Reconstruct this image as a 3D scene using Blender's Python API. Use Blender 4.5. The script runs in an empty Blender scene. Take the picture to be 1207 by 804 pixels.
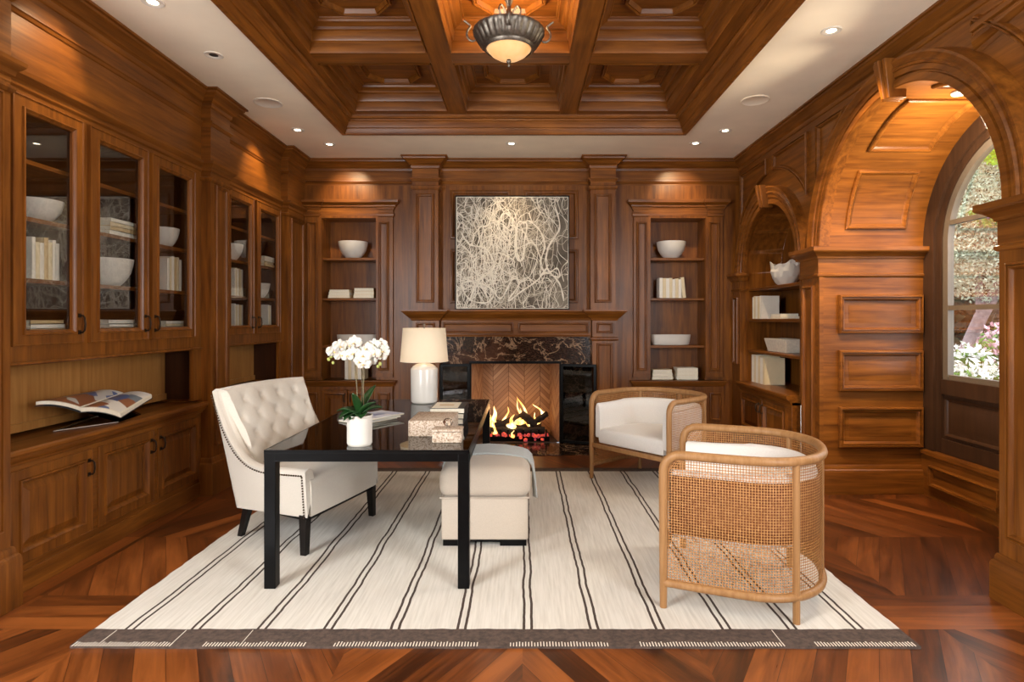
import bpy, bmesh, math, random
from mathutils import Vector, Matrix
R = math.radians
PI = math.pi
random.seed(7)
SC = bpy.context.scene
COL = SC.collection
# ---------------------------------------------------------------- camera
EYE = 1.46
cd = bpy.data.cameras.new('camera'); cam = bpy.data.objects.new('camera', cd); COL.objects.link(cam)
cam.location = (0, 0, EYE); cam.rotation_euler = (R(90), 0, 0)
cd.sensor_width = 36; cd.lens = 700/1207*36
cd.shift_x = -12.5/1207; cd.shift_y = -25/1207
cd.clip_start = .05; cd.clip_end = 100
SC.camera = cam
SC.view_settings.view_transform = 'Standard'; SC.view_settings.look = 'None'
SC.view_settings.gamma = 1; SC.view_settings.use_curve_mapping = False
SC.view_settings.exposure = 0.03
# ---------------------------------------------------------------- world, sun, added side light
W = bpy.data.worlds.new('sky'); SC.world = W; W.use_nodes = True
W.node_tree.nodes['Background'].inputs[0].default_value = (.78, .88, 1, 1)
W.node_tree.nodes['Background'].inputs[1].default_value = 7.0
def light(name, kind, loc, power, color=(1, 1, 1), target=None, **kw):
    l = bpy.data.lights.new(name, kind); l.energy = power; l.color = color
    for k, v in kw.items(): setattr(l, k, v)
    o = bpy.data.objects.new(name, l); COL.objects.link(o); o.location = loc
    if target is not None:
        o.rotation_euler = (Vector(target)-Vector(loc)).to_track_quat('-Z', 'Y').to_euler()
    return o
light('sun', 'SUN', (0, 0, 20), 3.0, (1, .93, .82), (9, 5, 0), angle=R(1.5))
# added fill light in front of each solid side wall, level with the camera
light('window_daylight', 'AREA', (2.50, .35, 1.8), 260, (.95, .975, 1), (-1.6, 3.2, 1.5), shape='RECTANGLE', size=1.7, size_y=2.3)
light('window_daylight', 'AREA', (-2.95, .35, 1.8), 390, (.95, .975, 1), (1.6, 3.4, 1.5), shape='RECTANGLE', size=1.7, size_y=2.3)
# ---------------------------------------------------------------- node helpers
class NT:
    def __init__(s, name):
        s.m = bpy.data.materials.new(name); s.m.use_nodes = True
        s.t = s.m.node_tree; s.n = s.t.nodes; s.b = s.n['Principled BSDF']
    def new(s, kind, **kw):
        x = s.n.new(kind)
        for k, v in kw.items(): setattr(x, k, v)
        return x
    def put(s, sock, v):
        if hasattr(v, 'is_output'): s.t.links.new(v, sock)
        else: sock.default_value = v
    def math(s, op, a, b=0.0, c=0.0):
        x = s.new('ShaderNodeMath', operation=op)
        for i, v in enumerate((a, b, c)): s.put(x.inputs[i], v)
        return x.outputs[0]
    def mix(s, f, a, b, blend='MIX'):
        x = s.new('ShaderNodeMix', data_type='RGBA', blend_type=blend)
        s.put(x.inputs[0], f); s.put(x.inputs[6], a); s.put(x.inputs[7], b)
        return x.outputs[2]
    def obj(s): return s.new('ShaderNodeTexCoord').outputs['Object']
    def uv(s): return s.new('ShaderNodeTexCoord').outputs['UV']
    def scale(s, v, sc):
        x = s.new('ShaderNodeVectorMath', operation='MULTIPLY'); s.put(x.inputs[0], v); x.inputs[1].default_value = sc
        return x.outputs[0]
    def noise(s, v, scale=1, detail=4, rough=.5, dist=0):
        x = s.new('ShaderNodeTexNoise'); s.put(x.inputs['Vector'], v)
        x.inputs['Scale'].default_value = scale; x.inputs['Detail'].default_value = detail
        x.inputs['Roughness'].default_value = rough; x.inputs['Distortion'].default_value = dist
        return x.outputs['Fac']
    def ramp(s, f, stops):
        x = s.new('ShaderNodeValToRGB'); s.put(x.inputs[0], f)
        e = x.color_ramp.elements
        while len(e) < len(stops): e.new(.5)
        for i, (p, c) in enumerate(stops):
            e[i].position = p; e[i].color = (*c, 1) if len(c) == 3 else c
        return x.outputs[0]
    def bump(s, h, strength, dist=.01):
        x = s.new('ShaderNodeBump'); x.inputs['Strength'].default_value = strength
        x.inputs['Distance'].default_value = dist; s.put(x.inputs['Height'], h)
        s.t.links.new(x.outputs[0], s.b.inputs['Normal'])
    def set(s, **kw):
        for k, v in kw.items(): s.put(s.b.inputs[k.replace('_', ' ')], v)
        return s
def c4(c): return (c[0], c[1], c[2], 1)
def srgb(r, g, b):
    f = lambda x: (x/255/12.92 if x/255 <= .04045 else ((x/255+.055)/1.055)**2.4)
    return (f(r), f(g), f(b))
def plain(name, col, rough=.5, metal=0, noise=.06, nscale=30, bump=0, coat=0, **kw):
    t = NT(name)
    o = t.obj(); f = t.noise(o, nscale, 3)
    lo = tuple(max(0, c*(1-noise)) for c in col); hi = tuple(min(1, c*(1+noise)) for c in col)
    t.set(Base_Color=t.ramp(f, [(.3, lo), (.7, hi)]), Roughness=rough, Metallic=metal, Coat_Weight=coat)
    if bump: t.bump(t.noise(o, nscale*4, 2), bump, .004)
    for k, v in kw.items(): t.set(**{k: v})
    return t.m
def wood(name, axis, dark, light_, rough=.32, across=16, along=1.1, coat=.04, blotch=.35):
    t = NT(name); o = t.obj()
    if axis == 3:      # level boards: the grain runs along whichever wall the face lies on
        ge = t.new('ShaderNodeNewGeometry'); sn = t.new('ShaderNodeSeparateXYZ'); t.put(sn.inputs[0], ge.outputs['True Normal'])
        so = t.new('ShaderNodeSeparateXYZ'); t.put(so.inputs[0], o)
        k = t.math('GREATER_THAN', t.math('ABSOLUTE', sn.outputs[0]), t.math('ABSOLUTE', sn.outputs[1])); nk = t.math('SUBTRACT', 1.0, k)
        cv = t.new('ShaderNodeCombineXYZ')
        t.put(cv.inputs[0], t.math('ADD', t.math('MULTIPLY', k, so.outputs[1]), t.math('MULTIPLY', nk, so.outputs[0])))
        t.put(cv.inputs[1], t.math('ADD', t.math('MULTIPLY', k, so.outputs[0]), t.math('MULTIPLY', nk, so.outputs[1])))
        t.put(cv.inputs[2], so.outputs[2]); o = cv.outputs[0]; axis = 0
    sc = [across]*3; sc[axis] = along
    g = t.noise(t.scale(o, tuple(sc)), 1.6, 6, .6, .4)
    sc2 = [across*5]*3; sc2[axis] = along*2
    g2 = t.noise(t.scale(o, tuple(sc2)), 1.5, 3, .6)
    col = t.ramp(g, [(.28, dark), (.72, light_)])
    col = t.mix(t.math('MULTIPLY', g2, .35), col, c4(tuple(c*.55 for c in dark)))
    b = t.noise(o, 2.3, 3, .5)
    col = t.mix(t.math('MULTIPLY', t.ramp(b, [(.35, (1, 1, 1)), (.7, (0, 0, 0))]), blotch), col, c4(tuple(c*.6 for c in dark)))
    t.set(Base_Color=col, Specular_IOR_Level=.28, Roughness=t.math('MULTIPLY_ADD', g2, .15, rough-.04), Coat_Weight=coat, Coat_Roughness=.25)
    t.bump(g2, .06, .002)
    return t.m
WD, WL = srgb(90, 48, 13), srgb(160, 97, 34)
M = {}
M['wz'] = wood('stained_wood_upright', 2, WD, WL)
M['wx'] = wood('stained_wood_crosswise', 0, WD, WL)
M['wy'] = wood('stained_wood_lengthwise', 1, WD, WL)
M['wh'] = wood('stained_wood_level', 3, WD, WL)
M['wdark'] = wood('dark_window_wood', 2, srgb(52, 34, 22), srgb(78, 52, 34))
M['wcab'] = wood('dark_cabinet_interior', 2, srgb(50, 26, 12), srgb(78, 42, 20))  # gloom inside the glazed cabinets put into the colour as darker wood
M['panel'] = wood('niche_panel_wood', 2, srgb(150, 98, 46), srgb(188, 134, 72))
M['oak'] = wood('light_oak', 2, srgb(146, 103, 60), srgb(178, 134, 88), rough=.42, across=30, blotch=.1)
M['plaster'] = plain('cream_plaster', srgb(248, 233, 208), .75, noise=.05, nscale=2.5)
M['black'] = plain('black_metal', (.004, .004, .004), .3, 0, .2, 20, Specular_IOR_Level=.12)
M['bronze'] = plain('dark_bronze', (.05, .035, .025), .4, .8, .3, 60)
M['iron'] = plain('aged_metal', (.17, .145, .115), .42, .85, .35, 60, bump=.2)
M['ceramic'] = plain('white_ceramic', srgb(214, 208, 197), .45, noise=.03, nscale=12)
M['ceramic_gloss'] = plain('white_glazed_ceramic', srgb(208, 203, 194), .22, noise=.02, nscale=12)
M['linen'] = plain('ivory_upholstery', srgb(206, 197, 183), .85, noise=.04, nscale=180, bump=.15, Sheen_Weight=.2)
M['boucle'] = plain('white_upholstery', srgb(220, 215, 208), .9, noise=.04, nscale=120, bump=.2, Sheen_Weight=.2)
M['beige'] = plain('beige_upholstery', srgb(186, 172, 155), .9, noise=.05, nscale=200, bump=.2, Sheen_Weight=.2)
M['throw'] = plain('pale_grey_throw', srgb(172, 177, 175), .95, noise=.12, nscale=160, bump=.5, Sheen_Weight=.3)
M['ebony'] = plain('ebonised_leg', (.008, .006, .005), .35, 0, .3, 20, Specular_IOR_Level=.2)
M['nail'] = plain('bronze_nailheads', (.09, .06, .035), .35, .9, .2, 60)
M['stone_box'] = None
M['paper'] = plain('book_paper', srgb(232, 224, 204), .8, noise=.05, nscale=80)
M['whitecov'] = plain('white_book_cover', srgb(236, 230, 216), .6, noise=.03, nscale=20)
M['creamcov'] = plain('cream_book_cover', srgb(226, 208, 170), .6, noise=.03, nscale=20)
M['tancov'] = plain('tan_book_cover', srgb(204, 176, 128), .6, noise=.03, nscale=20)
M['blackcov'] = plain('black_book_cover', (.015, .015, .017), .4, 0, .1, 20)
M['leaf'] = plain('orchid_leaf', srgb(26, 60, 22), .4, 0, .3, 25)
M['stem'] = plain('orchid_stem', srgb(92, 78, 44), .5, 0, .3, 40)
M['bud'] = plain('green_bud', srgb(166, 170, 90), .5, 0, .2, 40)
M['petal'] = plain('white_petal', srgb(208, 202, 190), .7, 0, .03, 40, Subsurface_Weight=.1)
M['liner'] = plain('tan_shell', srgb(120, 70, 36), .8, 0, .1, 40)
M['canlight'] = plain('white_trim_ring', srgb(226, 216, 200), .5, noise=.02)
M['dark_can'] = plain('dark_baffle', (.03, .026, .022), .6)
def emit(name, col, strength, col2=None, nscale=10):
    t = NT(name); f = t.noise(t.obj(), nscale, 3)
    t.set(Base_Color=(*[c*.6 for c in col], 1), Roughness=.5, Emission_Strength=strength)
    t.set(Emission_Color=t.ramp(f, [(.35, col), (.65, col2 or col)]))
    return t.m
M['bulb'] = emit('lit_bulb', (1, .86, .62), 14)
M['bowl_glass'] = emit('lit_alabaster', srgb(250, 186, 118), .72, srgb(250, 206, 150), 9)
M['shade'] = plain('linen_lampshade', srgb(214, 196, 170), .85, noise=.02, nscale=150, Emission_Color=(1, .72, .42, 1), Emission_Strength=.20)
def glass(name, tint=(1, 1, 1), rough=0.0, ior=1.45):
    t = NT(name); t.set(Base_Color=c4(tint), Roughness=rough, IOR=ior, Transmission_Weight=1.0)
    return t.m
def thin_glass(name, tint=(1, 1, 1), spec=1.0):
    # a thin pane: clear with the mirror-like reflection of glass
    t = NT(name); n = t.n; n.remove(t.b)
    tr = n.new('ShaderNodeBsdfTransparent'); tr.inputs[0].default_value = c4(tint)
    gl = n.new('ShaderNodeBsdfGlossy'); gl.inputs['Roughness'].default_value = .02
    fr = n.new('ShaderNodeFresnel'); fr.inputs[0].default_value = 1.5
    mm = t.math('MULTIPLY', fr.outputs[0], spec)
    mx = n.new('ShaderNodeMixShader'); t.t.links.new(mm, mx.inputs[0])
    t.t.links.new(tr.outputs[0], mx.inputs[1]); t.t.links.new(gl.outputs[0], mx.inputs[2])
    t.t.links.new(mx.outputs[0], n['Material Output'].inputs[0])
    return t.m
M['pane'] = thin_glass('cabinet_glass', (.95, .95, .94), .28)
M['winpane'] = thin_glass('window_glass', (.97, .98, .98), .5)
M['desk_glass'] = thin_glass('smoked_desk_glass', (.74, .77, .75), 1.1)
M['crystal'] = glass('crystal', (.97, .95, .93), .05)
M['acrylic'] = thin_glass('clear_acrylic', (.9, .9, .9), 1.0)
def mk_cane():
    t = NT('woven_cane'); n = t.n
    sx = n.new('ShaderNodeSeparateXYZ'); t.t.links.new(t.uv(), sx.inputs[0])
    P = .0135
    a = t.math('ABSOLUTE', t.math('SUBTRACT', t.math('FRACT', t.math('DIVIDE', sx.outputs[0], P)), .5))
    b = t.math('ABSOLUTE', t.math('SUBTRACT', t.math('FRACT', t.math('DIVIDE', sx.outputs[1], P)), .5))
    # open octagonal holes between the strands
    hole = t.math('MULTIPLY', t.math('LESS_THAN', t.math('MAXIMUM', a, b), .37), t.math('LESS_THAN', t.math('ADD', a, b), .60))
    f = t.noise(t.obj(), 60, 3)
    t.set(Base_Color=t.ramp(f, [(.3, srgb(150, 98, 50)), (.7, srgb(186, 134, 78))]), Roughness=.5)
    t.set(Alpha=t.math('SUBTRACT', 1.0, hole))
    return t.m
M['cane'] = mk_cane()
def mk_marble():
    t = NT('dark_veined_marble'); o = t.obj()
    w = t.noise(t.scale(o, (1, 1, 1.3)), 3.2, 8, .62, 1.2)
    w2 = t.noise(t.scale(o, (1, 1, 2.2)), 7, 6, .6, 2.5)
    big = t.noise(o, 1.6, 3, .5)
    base = t.ramp(big, [(.35, srgb(16, 12, 11)), (.55, srgb(34, 22, 16)), (.75, srgb(86, 52, 34))])
    v = t.ramp(t.math('ABSOLUTE', t.math('SUBTRACT', w, .5)), [(0, (1, 1, 1)), (.012, (.4, .4, .4)), (.025, (0, 0, 0))])
    v2 = t.ramp(t.math('ABSOLUTE', t.math('SUBTRACT', w2, .52)), [(0, (.8, .8, .8)), (.02, (0, 0, 0))])
    c = t.mix(t.math('MULTIPLY', v, .7), base, c4(srgb(186, 150, 118)))
    c = t.mix(t.math('MULTIPLY', v2, .35), c, c4(srgb(150, 106, 76)))
    t.set(Base_Color=c, Roughness=.15)
    return t.m
M['marble'] = mk_marble()
def mk_speckle():
    t = NT('cream_fossil_stone'); o = t.obj()
    v = t.new('ShaderNodeTexVoronoi'); v.inputs['Scale'].default_value = 130; t.t.links.new(o, v.inputs[0])
    f = t.noise(o, 110, 4)
    t.set(Base_Color=t.ramp(f, [(.36, srgb(140, 114, 90)), (.48, srgb(186, 164, 142)), (.66, srgb(212, 196, 178))]), Roughness=.7)
    t.bump(v.outputs['Distance'], .5, .004)
    return t.m
M['stone_box'] = mk_speckle()
def mk_floor():
    t = NT('walnut_parquet'); n = t.n
    sx = n.new('ShaderNodeSeparateXYZ'); t.t.links.new(t.obj(), sx.inputs[0])
    X, Y = sx.outputs[0], sx.outputs[1]
    Xm = t.math('ABSOLUTE', t.math('ADD', X, .0))
    ci = t.math('FLOOR', t.math('DIVIDE', t.math('SUBTRACT', Xm, .78), 1.2))
    ri = t.math('FLOOR', t.math('DIVIDE', t.math('SUBTRACT', Y, 3.145), .845))
    ss = t.math('MULTIPLY', t.math('SIGN', X), 1.0)
    par = t.math('MULTIPLY_ADD', t.math('MODULO', t.math('ADD', t.math('ADD', ci, ri), 20), 2), 2, -1)   # +1/-1
    s = t.math('MULTIPLY', par, ss)
    c = t.math('SUBTRACT', t.math('MULTIPLY', X, .857), t.math('MULTIPLY', t.math('MULTIPLY', s, Y), .515))
    g = t.math('ADD', t.math('MULTIPLY', t.math('MULTIPLY', s, X), .515), t.math('MULTIPLY', Y, .857))
    # plain cross band of three boards, and a border board by the left cabinets
    band = t.math('MULTIPLY', t.math('GREATER_THAN', Y, 2.80), t.math('LESS_THAN', Y, 3.145))
    bord = t.math('LESS_THAN', X, -2.53)
    def sel(f, a, b): return t.math('ADD', t.math('MULTIPLY', f, b), t.math('MULTIPLY', t.math('SUBTRACT', 1.0, f), a))
    c = sel(band, c, t.math('SUBTRACT', Y, 2.80)); g = sel(band, g, X)
    c = sel(bord, c, t.math('SUBTRACT', X, -2.68)); g = sel(bord, g, Y)
    Wp = .118
    pc = t.math('DIVIDE', c, Wp); pid = t.math('FLOOR', pc)
    fr = t.math('FRACT', pc)
    key = t.math('ADD', t.math('ADD', pid, t.math('MULTIPLY', ri, 17.3)), t.math('MULTIPLY', t.math('MULTIPLY', ci, ss), 31.7))
    key = sel(band, key, t.math('ADD', pid, 203.0))
    wn = n.new('ShaderNodeTexWhiteNoise'); wn.noise_dimensions = '1D'; t.put(wn.inputs['W'], key)
    cv = n.new('ShaderNodeCombineXYZ')
    t.put(cv.inputs[0], t.math('MULTIPLY', c, 26)); t.put(cv.inputs[1], t.math('MULTIPLY', g, 1.8)); t.put(cv.inputs[2], t.math('MULTIPLY', wn.outputs[0], 40))
    gr = t.noise(cv.outputs[0], 1, 6, .62, .8)
    cv2 = n.new('ShaderNodeCombineXYZ')
    t.put(cv2.inputs[0], t.math('MULTIPLY', c, 7)); t.put(cv2.inputs[1], t.math('MULTIPLY', g, .9)); t.put(cv2.inputs[2], t.math('MULTIPLY', wn.outputs[0], 90))
    g2 = t.noise(cv2.outputs[0], 1, 3, .5, 1.5)
    f = t.math('ADD', t.math('MULTIPLY', gr, .5), t.math('ADD', t.math('MULTIPLY', g2, .45), t.math('MULTIPLY', t.math('SUBTRACT', wn.outputs[0], .5), .30)))
    col = t.ramp(f, [(.28, srgb(54, 26, 10)), (.47, srgb(100, 51, 19)), (.70, srgb(146, 81, 35))])
    seam = t.math('LESS_THAN', t.math('MINIMUM', fr, t.math('SUBTRACT', 1.0, fr)), .012)
    col = t.mix(t.math('MULTIPLY', seam, .75), col, c4(srgb(36, 14, 8)))
    t.set(Base_Color=col, Roughness=t.math('MULTIPLY_ADD', gr, .12, .24), Coat_Weight=.25, Coat_Roughness=.2)
    t.bump(gr, .05, .002)
    return t.m
M['floor'] = mk_floor()
def mk_rug():
    t = NT('ivory_rug_with_dark_stripes'); n = t.n; o = t.obj()
    sx = n.new('ShaderNodeSeparateXYZ'); t.t.links.new(o, sx.inputs[0])
    wob = t.noise(t.scale(o, (0.3, 1.6, 1)), 1.5, 3, .6)
    x = t.math('ADD', sx.outputs[0], t.math('MULTIPLY', t.math('SUBTRACT', wob, .5), .035))
    P = .3105; x0 = -1.838
    ph = t.math('SUBTRACT', t.math('MULTIPLY', t.math('FRACT', t.math('ADD', t.math('DIVIDE', t.math('SUBTRACT', x, x0), P), .5)), P), P/2)
    d = t.math('ABSOLUTE', t.math('SUBTRACT', t.math('ABSOLUTE', ph), .018))
    line = t.math('LESS_THAN', d, .0065)
    inside = t.math('MULTIPLY', t.math('GREATER_THAN', x, -1.95), t.math('LESS_THAN', x, 1.72))
    line = t.math('MULTIPLY', line, inside)
    f = t.noise(t.scale(o, (70, 3, 1)), 1, 4, .6); f2 = t.noise(o, 3, 3)
    base = t.ramp(f, [(.25, srgb(192, 186, 175)), (.6, srgb(217, 212, 202))])
    base = t.mix(t.math('MULTIPLY', f2, .35), base, c4(srgb(202, 193, 180)))
    t.set(Base_Color=t.mix(line, base, c4(srgb(64, 50, 42))), Roughness=.95)
    t.bump(f, .35, .004)
    return t.m
M['rug'] = mk_rug()
M['rugband'] = plain('dark_brown_rug_band', srgb(78, 63, 54), .95, noise=.35, nscale=45, bump=.6)
M['fringe'] = plain('ivory_stitching', srgb(222, 212, 196), .9)
def mk_herring(name, horiz=0):
    # firebrick laid in herringbone, mortar joints shown
    t = NT(name); n = t.n
    sx = n.new('ShaderNodeSeparateXYZ'); t.t.links.new(t.obj(), sx.inputs[0])
    a = t.math('ADD', sx.outputs[0], sx.outputs[1]); b = sx.outputs[2]
    Wc = .2
    k = t.math('FLOOR', t.math('DIVIDE', a, Wc))
    fa = t.math('ABSOLUTE', t.math('SUBTRACT', t.math('FRACT', t.math('DIVIDE', a, Wc*2)), .5))
    v = t.math('ADD', b, t.math('MULTIPLY', fa, Wc*2))
    vb = t.math('DIVIDE', v, .062)
    fr = t.math('FRACT', vb)
    j = t.math('LESS_THAN', fr, .09)
    fj = t.math('FRACT', t.math('DIVIDE', a, Wc)); j2 = t.math('LESS_THAN', fj, .03)
    wn = n.new('ShaderNodeTexWhiteNoise'); wn.noise_dimensions = '2D'
    cv = n.new('ShaderNodeCombineXYZ'); t.put(cv.inputs[0], t.math('FLOOR', vb)); t.put(cv.inputs[1], k)
    t.t.links.new(cv.outputs[0], wn.inputs[0])
    col = t.ramp(wn.outputs[0], [(0, srgb(142, 106, 80)), (1, srgb(176, 140, 108))])
    col = t.mix(t.math('MAXIMUM', j, j2), col, c4(srgb(96, 68, 48)))
    t.set(Base_Color=col, Roughness=.85)
    t.bump(t.math('SUBTRACT', 1.0, t.math('MAXIMUM', j, j2)), .6, .004)
    return t.m
M['brick'] = mk_herring('herringbone_firebrick')
def mk_art():
    t = NT('mottled_taupe_ground'); o = t.obj()
    f = t.noise(o, 3, 5, .6, .6); g = t.noise(o, 60, 3)
    col = t.ramp(f, [(.3, srgb(62, 54, 44)), (.55, srgb(108, 98, 84)), (.75, srgb(146, 136, 120))])
    col = t.mix(t.math('MULTIPLY', g, .35), col, c4(srgb(52, 45, 38)))
    t.set(Base_Color=col, Roughness=.8)
    return t.m
M['art'] = mk_art()
M['paint'] = plain('off_white_paint_line', srgb(214, 206, 190), .6)
M['paint2'] = plain('grey_paint_line', srgb(176, 166, 148), .6)
# ---------------------------------------------------------------- mesh helpers
class Fr:
    def __init__(s, o=(0, 0, 0), u=(1, 0, 0), v=(0, 1, 0), n=(0, 0, 1)):
        s.o, s.u, s.v, s.n = Vector(o), Vector(u), Vector(v), Vector(n)
    def P(s, a, b, c=0): return s.o + s.u*a + s.v*b + s.n*c
WF = Fr()
class ArcFr:       # u runs along X, v is arc length round a vault, n points in to the centre
    def __init__(s, yc, zc, r): s.yc, s.zc, s.r = yc, zc, r
    def P(s, a, b, c=0):
        th = b/s.r; r = s.r-c
        return Vector((a, s.yc+r*math.cos(th), s.zc+r*math.sin(th)))
class MB:
    def __init__(s): s.v = []; s.f = []; s.uv = None
    def add(s, vs, fs):
        k = len(s.v); s.v += [tuple(p) for p in vs]; s.f += [tuple(i+k for i in f) for f in fs]; return s
    def box(s, u0, u1, v0, v1, n0, n1, fr=WF):
        vs = [fr.P(a, b, c) for c in (n0, n1) for b in (v0, v1) for a in (u0, u1)]
        return s.add(vs, [(0, 2, 3, 1), (4, 5, 7, 6), (0, 1, 5, 4), (2, 6, 7, 3), (0, 4, 6, 2), (1, 3, 7, 5)])
    def rbox(s, c, size, r=.01, seg=3, mat=None):
        bm = bmesh.new(); bmesh.ops.create_cube(bm, size=1)
        for q in bm.verts: q.co = Vector((q.co.x*size[0], q.co.y*size[1], q.co.z*size[2]))
        bmesh.ops.bevel(bm, geom=bm.edges[:], offset=min(r, min(size)*.49), segments=seg, profile=.5, affect='EDGES')
        mt = mat or Matrix()
        vs = [mt @ (q.co+Vector(c)) for q in bm.verts]; bm.verts.index_update()
        fs = [tuple(q.index for q in f.verts) for f in bm.faces]; bm.free()
        return s.add(vs, fs)
    def sweep(s, pts, prof, closed=False, fr=WF, side=1, fill=False, caps=True):
        """profile (offset, height) carried along a 2D path with mitred corners; side=1 offsets to the left"""
        n = len(pts); P2 = [Vector((p[0], p[1])) for p in pts]; mit = []
        for i in range(n):
            if closed or 0 < i < n-1:
                a = (P2[i]-P2[i-1]).normalized(); b = (P2[(i+1) % n]-P2[i]).normalized()
                na = Vector((-a.y, a.x)); nb = Vector((-b.y, b.x)); m = na+nb
                if m.length < 1e-6: m = na
                m.normalize(); k = max(.25, m.dot(na)); mit.append(m/k*side)
            else:
                a = (P2[1]-P2[0] if i == 0 else P2[-1]-P2[-2]).normalized(); mit.append(Vector((-a.y, a.x))*side)
        vs = []
        for i in range(n):
            for (o, h) in prof:
                q = P2[i]+mit[i]*o; vs.append(fr.P(q.x, q.y, h))
        k = len(prof); fs = []
        for i in range(n if closed else n-1):
            j = (i+1) % n
            for a in range(k-1): fs.append((i*k+a, j*k+a, j*k+a+1, i*k+a+1))
        if fill: fs.append(tuple(i*k+k-1 for i in range(n)))
        if not closed and caps and k > 2:
            fs.append(tuple(range(k))); fs.append(tuple((n-1)*k+a for a in range(k-1, -1, -1)))
        return s.add(vs, fs)
    def panel(s, u0, u1, v0, v1, prof, fr=WF, fill=True, div=1):
        pts = [(u0, v0), (u1, v0), (u1, v1), (u0, v1)]
        if div > 1:
            pts = [(u0, v0), (u1, v0)]+[(u1, v0+(v1-v0)*k/div) for k in range(1, div)]+[(u1, v1), (u0, v1)]+[(u0, v1-(v1-v0)*k/div) for k in range(1, div)]
        return s.sweep(pts, prof, True, fr, 1, fill and div == 1)
    def lathe(s, prof, c=(0, 0, 0), seg=32, closed=False, fn=None):
        vs = []; k = len(prof)
        for i in range(seg):
            a = 2*PI*i/seg
            for (r, z) in prof:
                rr = fn(r, z, a) if fn else r
                vs.append((c[0]+rr*math.cos(a), c[1]+rr*math.sin(a), c[2]+z))
        fs = []
        for i in range(seg):
            j = (i+1) % seg
            for a in range(k-1): fs.append((i*k+a, j*k+a, j*k+a+1, i*k+a+1))
            if closed: fs.append((i*k+k-1, j*k+k-1, j*k, i*k))
        return s.add(vs, fs)
    def tube(s, pts, r, seg=8, flat=1.0, cap=True, closed=False):
        P = [Vector(p) for p in pts]; n = len(P); vs = []; up = Vector((0, 0, 1)); prev = None
        for i in range(n):
            if closed: d = (P[(i+1) % n]-P[i-1])
            else: d = P[min(i+1, n-1)]-P[max(i-1, 0)]
            d.normalize()
            if prev is None:
                a = d.cross(up)
                if a.length < .1: a = d.cross(Vector((0, 1, 0)))
            else: a = prev - d*prev.dot(d)
            a.normalize(); prev = a; b = d.cross(a)
            rr = r[i] if isinstance(r, (list, tuple)) else r
            for q in range(seg):
                t = 2*PI*q/seg; vs.append(P[i]+a*math.cos(t)*rr+b*math.sin(t)*rr*flat)
        fs = []
        for i in range(n if closed else n-1):
            j = (i+1) % n
            for q in range(seg):
                fs.append((i*seg+q, i*seg+(q+1) % seg, j*seg+(q+1) % seg, j*seg+q))
        if cap and not closed: fs += [tuple(range(seg-1, -1, -1)), tuple((n-1)*seg+q for q in range(seg))]
        return s.add(vs, fs)
    def grid(s, rows, wrap=False):
        k = len(rows[0]); vs = [p for r in rows for p in r]; fs = []
        for i in range(len(rows)-1):
            for j in range(k if wrap else k-1):
                fs.append((i*k+j, i*k+(j+1) % k, (i+1)*k+(j+1) % k, (i+1)*k+j))
        return s.add(vs, fs)
    def ball(s, c, r, seg=8, sc=(1, 1, 1)):
        rows = []
        for i in range(seg//2+1):
            t = PI*i/(seg//2)
            rows.append([(c[0]+r*sc[0]*math.sin(t)*math.cos(2*PI*j/seg), c[1]+r*sc[1]*math.sin(t)*math.sin(2*PI*j/seg), c[2]+r*sc[2]*math.cos(t)) for j in range(seg)])
        return s.grid(rows, True)
    def build(s, name, m, parent=None, smooth=35, uv=None, sub=0, solid=0, bevel=0):
        me = bpy.data.meshes.new(name); me.from_pydata(s.v, [], s.f)
        me.validate()
        bm = bmesh.new(); bm.from_mesh(me)
        bmesh.ops.remove_doubles(bm, verts=bm.verts, dist=1e-6) if uv is None else None
        if uv is None and not solid: bmesh.ops.recalc_face_normals(bm, faces=bm.faces)
        bm.to_mesh(me); bm.free()
        if uv is not None:
            l = me.uv_layers.new(name='uv')
            for lp in me.loops: l.data[lp.index].uv = uv[lp.vertex_index]
        if smooth:
            me.polygons.foreach_set('use_smooth', [True]*len(me.polygons)); me.set_sharp_from_angle(angle=R(smooth))
        me.materials.append(M[m] if isinstance(m, str) else m)
        o = bpy.data.objects.new(name, me); COL.objects.link(o)
        if parent: o.parent = parent
        if bevel:
            b = o.modifiers.new('bevel', 'BEVEL'); b.width = bevel; b.segments = 2; b.limit_method = 'ANGLE'
        if sub:
            b = o.modifiers.new('sub', 'SUBSURF'); b.levels = sub; b.render_levels = sub
        if solid:
            b = o.modifiers.new('solid', 'SOLIDIFY'); b.thickness = solid; b.offset = 0
        return o
def tag(o, label, cat, group=None, kind=None):
    o['label'] = label; o['category'] = cat
    if group: o['group'] = group
    if kind: o['kind'] = kind
    return o
def thing(name, label, cat, loc=(0, 0, 0), rz=0, group=None):
    o = bpy.data.objects.new(name, None); COL.objects.link(o); o.empty_display_size = .1
    o.location = loc; o.rotation_euler = (0, 0, rz)
    return tag(o, label, cat, group)
def struct(mb, name, m, label=None, **kw):
    o = mb.build(name, m, **kw); o['kind'] = 'structure'
    if label: o['label'] = label
    return o
ORD = ['first', 'second', 'third', 'fourth', 'fifth', 'sixth', 'seventh', 'eighth']
FL = Fr((-2.68, 0, 0), (0, 1, 0), (0, 0, 1), (1, 0, 0))     # left wall face: u=Y v=Z
FB = Fr((0, 7.08, 0), (1, 0, 0), (0, 0, 1), (0, -1, 0))     # back wall face: u=X v=Z
FR = Fr((2.585, 0, 0), (0, 1, 0), (0, 0, 1), (-1, 0, 0))    # right wall face: u=Y v=Z
def fshift(fr, d):
    return Fr(fr.o+fr.n*d, fr.u, fr.v, fr.n)
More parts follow.
